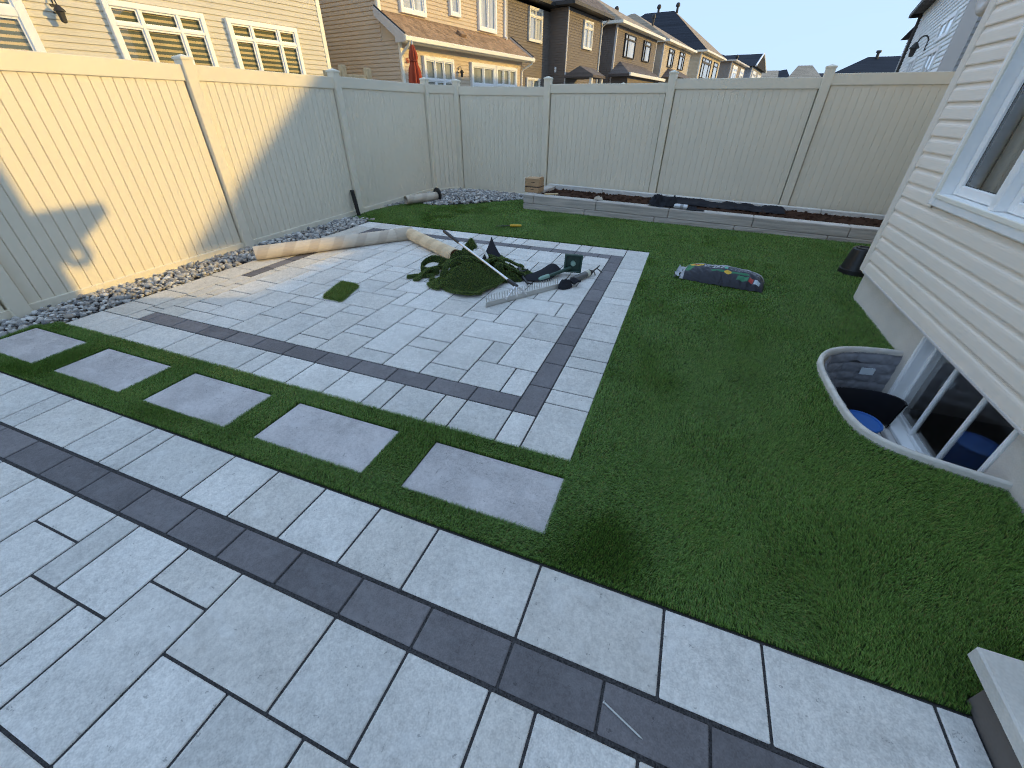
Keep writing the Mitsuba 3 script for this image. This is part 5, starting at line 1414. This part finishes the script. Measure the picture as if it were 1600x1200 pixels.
# bag of soil on the turf
def bag_print(p, n, uv):
    u, v = uv.x, uv.y * 1.45
    c = mi.Color3f(0.018, 0.019, 0.028) * (0.9 + 0.3 * noise(u * 30, v * 12, 0))

    def band(x, a_, b_, s_=0.006):
        return smoothstep(a_ - s_, a_ + s_, x) * (1 - smoothstep(b_ - s_, b_ + s_, x))
    grey = band(v, 0.86, 1.2, 0.02)
    c = mix(c, mi.Color3f(0.30, 0.31, 0.34), grey)
    green = (1 - smoothstep(0.135, 0.145, u - 0.10 * (v - 0.5))) * band(v, 0.30, 0.97) * smoothstep(0.05, 0.06, u)
    c = mix(c, mi.Color3f(0.015, 0.15, 0.05), green)
    c = mix(c, mi.Color3f(0.35, 0.36, 0.38), 1 - smoothstep(0.045, 0.055, u))
    e = dr.square((u - 0.165) / 0.085) + dr.square((v - 0.76) / 0.17)
    c = mix(c, mi.Color3f(0.60, 0.40, 0.03), 1 - smoothstep(0.9, 1.05, e))
    red = (1 - smoothstep(0.45, 0.55, e)) * smoothstep(0.42, 0.5, noise(u * 90, v * 22, 4.0))
    c = mix(c, mi.Color3f(0.30, 0.05, 0.01), red)
    g2 = band(v, 0.36 - 0.02, 0.43) * band(u, 0.36, 0.80)
    c = mix(c, mi.Color3f(0.015, 0.14, 0.06), g2)
    e2 = dr.square((u - 0.555) / 0.045) + dr.square((v - 0.38) / 0.085)
    c = mix(c, mi.Color3f(0.58, 0.36, 0.03), 1 - smoothstep(0.9, 1.05, e2))
    # printed blocks: rows of marks too small to read, a green panel, a red and a white square
    row_ = noise(dr.floor(u * 64), dr.floor(v * 18), 9.0)
    marks = smoothstep(0.45, 0.5, row_) * band(u, 0.26, 0.50) * band(v, 0.55, 0.86) * smoothstep(0.15, 0.25, v * 9 - dr.floor(v * 9))
    c = mix(c, mi.Color3f(0.55, 0.56, 0.57), marks * 0.85)
    tealb = band(u, 0.505, 0.545) * band(v, 0.55, 0.84)
    c = mix(c, mi.Color3f(0.08, 0.36, 0.26), tealb)
    fine = smoothstep(0.5, 0.6, noise(u * 240, dr.floor(v * 40), 2.0)) * band(u, 0.57, 0.93) * band(v, 0.50, 0.84) * smoothstep(0.3, 0.4, v * 20 - dr.floor(v * 20))
    c = mix(c, mi.Color3f(0.30, 0.32, 0.36), fine * 0.7)
    gp = band(u, 0.68, 0.805) * band(v, 0.14, 0.30)
    c = mix(c, mi.Color3f(0.03, 0.16, 0.08), gp)
    c = mix(c, mi.Color3f(0.40, 0.05, 0.04), band(u, 0.815, 0.865) * band(v, 0.14, 0.30))
    c = mix(c, mi.Color3f(0.42, 0.48, 0.52), band(u, 0.875, 0.945) * band(v, 0.13, 0.29))
    return c


BAGM = mat('bag_print', {'type': 'twosided', 'bsdf': {'type': 'principled', 'base_color': proc(bag_print), 'roughness': 0.42, 'specular': 0.35}})
bg = thing('soil_bag', 'full plastic soil bag with black, green and yellow print lying on the turf', 'bag')
nu, nv = 120, 70
uu, vv_ = np.meshgrid(np.linspace(0, 1, nu), np.linspace(0, 1, nv), indexing='ij')
prof_u = np.clip(1 - np.abs(2 * uu - 1) ** 5, 0, 1) ** 0.55
prof_v = np.clip(1 - np.abs(2 * vv_ - 1) ** 2.4, 0, 1) ** 0.7
h_ = 0.138 * prof_u * prof_v * (0.86 + 0.28 * meshkit.fbm(np.stack([uu * 4, vv_ * 3, uu * 0], -1), 3, 5))
cr = 0.010 * (1 - np.abs(2 * meshkit.fbm(np.stack([uu * 14 + 6 * vv_, vv_ * 5, uu * 0], -1), 3, 8) - 1)) ** 2
cr2 = 0.007 * np.sin(uu * 60 + 16 * vv_ + 4 * meshkit.noise(np.stack([uu * 5, vv_ * 5, uu * 0], -1), 3)) * np.exp(-((vv_ - 0.14) / 0.12) ** 2)
z_ = 0.020 + h_ + (cr + cr2) * prof_u
bx_ = (uu - 0.5) * 0.86 + 0.03 * (meshkit.noise(np.stack([vv_ * 4, uu * 0, uu * 0], -1), 6) - 0.5) * np.sign(uu - 0.5)
by_ = (vv_ - 0.5) * 0.42 * (1 - 0.10 * np.abs(2 * uu - 1) ** 4)
ca, sa = math.cos(math.radians(-9)), math.sin(math.radians(-9))
WX, WY = 0.575 + bx_ * ca - by_ * sa, 5.02 + bx_ * sa + by_ * ca
top = quad_strip([np.column_stack([WX[i], WY[i], z_[i]]) for i in range(nu)])
k = key_for(f'{bg}__body')
scene[k] = mikit.ply(top, BAGM, smooth=True, uv=np.column_stack([uu.ravel(), vv_.ravel()]))
add('underside', quad_strip([np.column_stack([WX[i], WY[i], 0.02 * np.minimum(z_[i], 0.3)]) for i in range(nu)]), BLACK, bg)
fr_ = np.linspace(0, 1, 30)
add('sealed_end', quad_strip([np.column_stack([0.575 + (-0.43 - q_ * 0.055 + 0.012 * np.sin(fr_ * 17)) * ca - (fr_ - 0.5) * 0.40 * sa, 5.02 + (-0.43 - q_ * 0.055) * sa + (fr_ - 0.5) * 0.40 * ca, 0.045 + 0.02 * np.sin(fr_ * 23 + 3 * q_) * (0.4 + q_)]) for q_ in (0, 0.5, 1.0)]), plain('bag_silver', (0.40, 0.42, 0.44), 0.35, 0.5), bg, smooth=40)

# cartons, bottle and rag on the raised bed
for i, (z0, z1, text, rz) in enumerate(((0.262, 0.372, 'lower cardboard box of the two stacked on the left end of the raised bed', -6), (0.374, 0.505, 'upper cardboard box with a torn side, stacked on the left end of the raised bed', -2))):
    cb = thing('cardboard_box', text, 'box', 'cardboard boxes on the raised bed')
    cx0, cy0 = -2.745, 8.27
    add('body', rot(cbox(cx0 - 0.145, cx0 + 0.145, cy0 - 0.13, cy0 + 0.13, z0, z1, 0.003), rz, at=(cx0, cy0, 0)), CARTON, cb)
    add('tape', rot(cbox(cx0 - 0.1465, cx0 + 0.1465, cy0 - 0.1315, cy0 + 0.1315, z1 - 0.022, z1 - 0.004, 0.002), rz, at=(cx0, cy0, 0)), TAPE if i == 0 else CARTON, cb)
    add('print', rot(cat([box(cx0 - 0.02, cx0 + 0.05, cy0 - 0.1322, cy0 - 0.1302, (z0 + z1) / 2 - 0.006, (z0 + z1) / 2 + 0.006)]), rz, at=(cx0, cy0, 0)), TAPE, cb)
    if i == 1:
        add('flap', rot(TM([(cx0 + 0.06, cy0 - 0.10, z1), (cx0 + 0.15, cy0 - 0.10, z1 + 0.012), (cx0 + 0.15, cy0 + 0.12, z1 + 0.03), (cx0 + 0.06, cy0 + 0.12, z1 + 0.004), (cx0 + 0.06, cy0 - 0.10, z1 - 0.003), (cx0 + 0.15, cy0 - 0.10, z1 + 0.009), (cx0 + 0.15, cy0 + 0.12, z1 + 0.027), (cx0 + 0.06, cy0 + 0.12, z1 + 0.001)], [[0, 1, 2], [0, 2, 3], [4, 6, 5], [4, 7, 6], [0, 4, 5], [0, 5, 1], [1, 5, 6], [1, 6, 2]]), rz, at=(cx0, cy0, 0)), CARTON, cb)
single('wood_offcut', bedput(rot(cbox(0.36, 0.62, 0.18, 0.23, 0.262, 0.285, 0.003), 40, at=(0.45, 0.2, 0))), WOOD, 'pale yellow wood offcut lying on the raised bed beside the cardboard boxes', 'wood')
bt = thing('spray_bottle', 'silver bottle lying on the front edge of the raised bed', 'bottle')
p0 = bedput(TM([(2.66, 0.09, 0.302), (2.92, 0.06, 0.302)], [[0, 0, 1]])).vertices
d0 = (p0[1] - p0[0]) / np.linalg.norm(p0[1] - p0[0])
add('body', sweep([p0[0] + d0 * 0.06, p0[0] + d0 * 0.075, p0[1] - d0 * 0.008, p0[1]], [0.030, 0.038, 0.038, 0.034], 20), plain('silver_bottle', (0.55, 0.56, 0.58), 0.3, 0.5, metallic=0.4), bt, smooth=40)
add('neck', sweep([p0[0] - d0 * 0.01, p0[0], p0[0] + d0 * 0.03, p0[0] + d0 * 0.062], [0.010, 0.013, 0.016, 0.030], 16), WHITE, bt, smooth=40)
add('label', sweep([p0[0] + d0 * 0.15, p0[0] + d0 * 0.20], 0.0385, 20, False), plain('grey_label', (0.25, 0.25, 0.26), 0.5, 0.3), bt, smooth=True)
m = mound(-1.43, 7.96, 0.09, 0.05, 0.05, 81, 30, 4, 0.5)
single('rag', move(m, (0, 0, 0.252)), plain('rag_cloth', (0.48, 0.42, 0.34), 0.9, 0.1), 'small beige rag hanging on the front edge of the raised bed', 'rag', smooth=True)
single('black_scrap', bedput(rot(move(crumple(2.90, 3.20, 0.02, 0.16, 0.268, 0.05, 93, 24, 14, 8.0), (0, 0, 0)), 8, at=(3, 0.1, 0))), BLACKCLOTH, 'thin black scrap of fabric right of the silver bottle on the raised bed', 'fabric scrap', smooth=True)
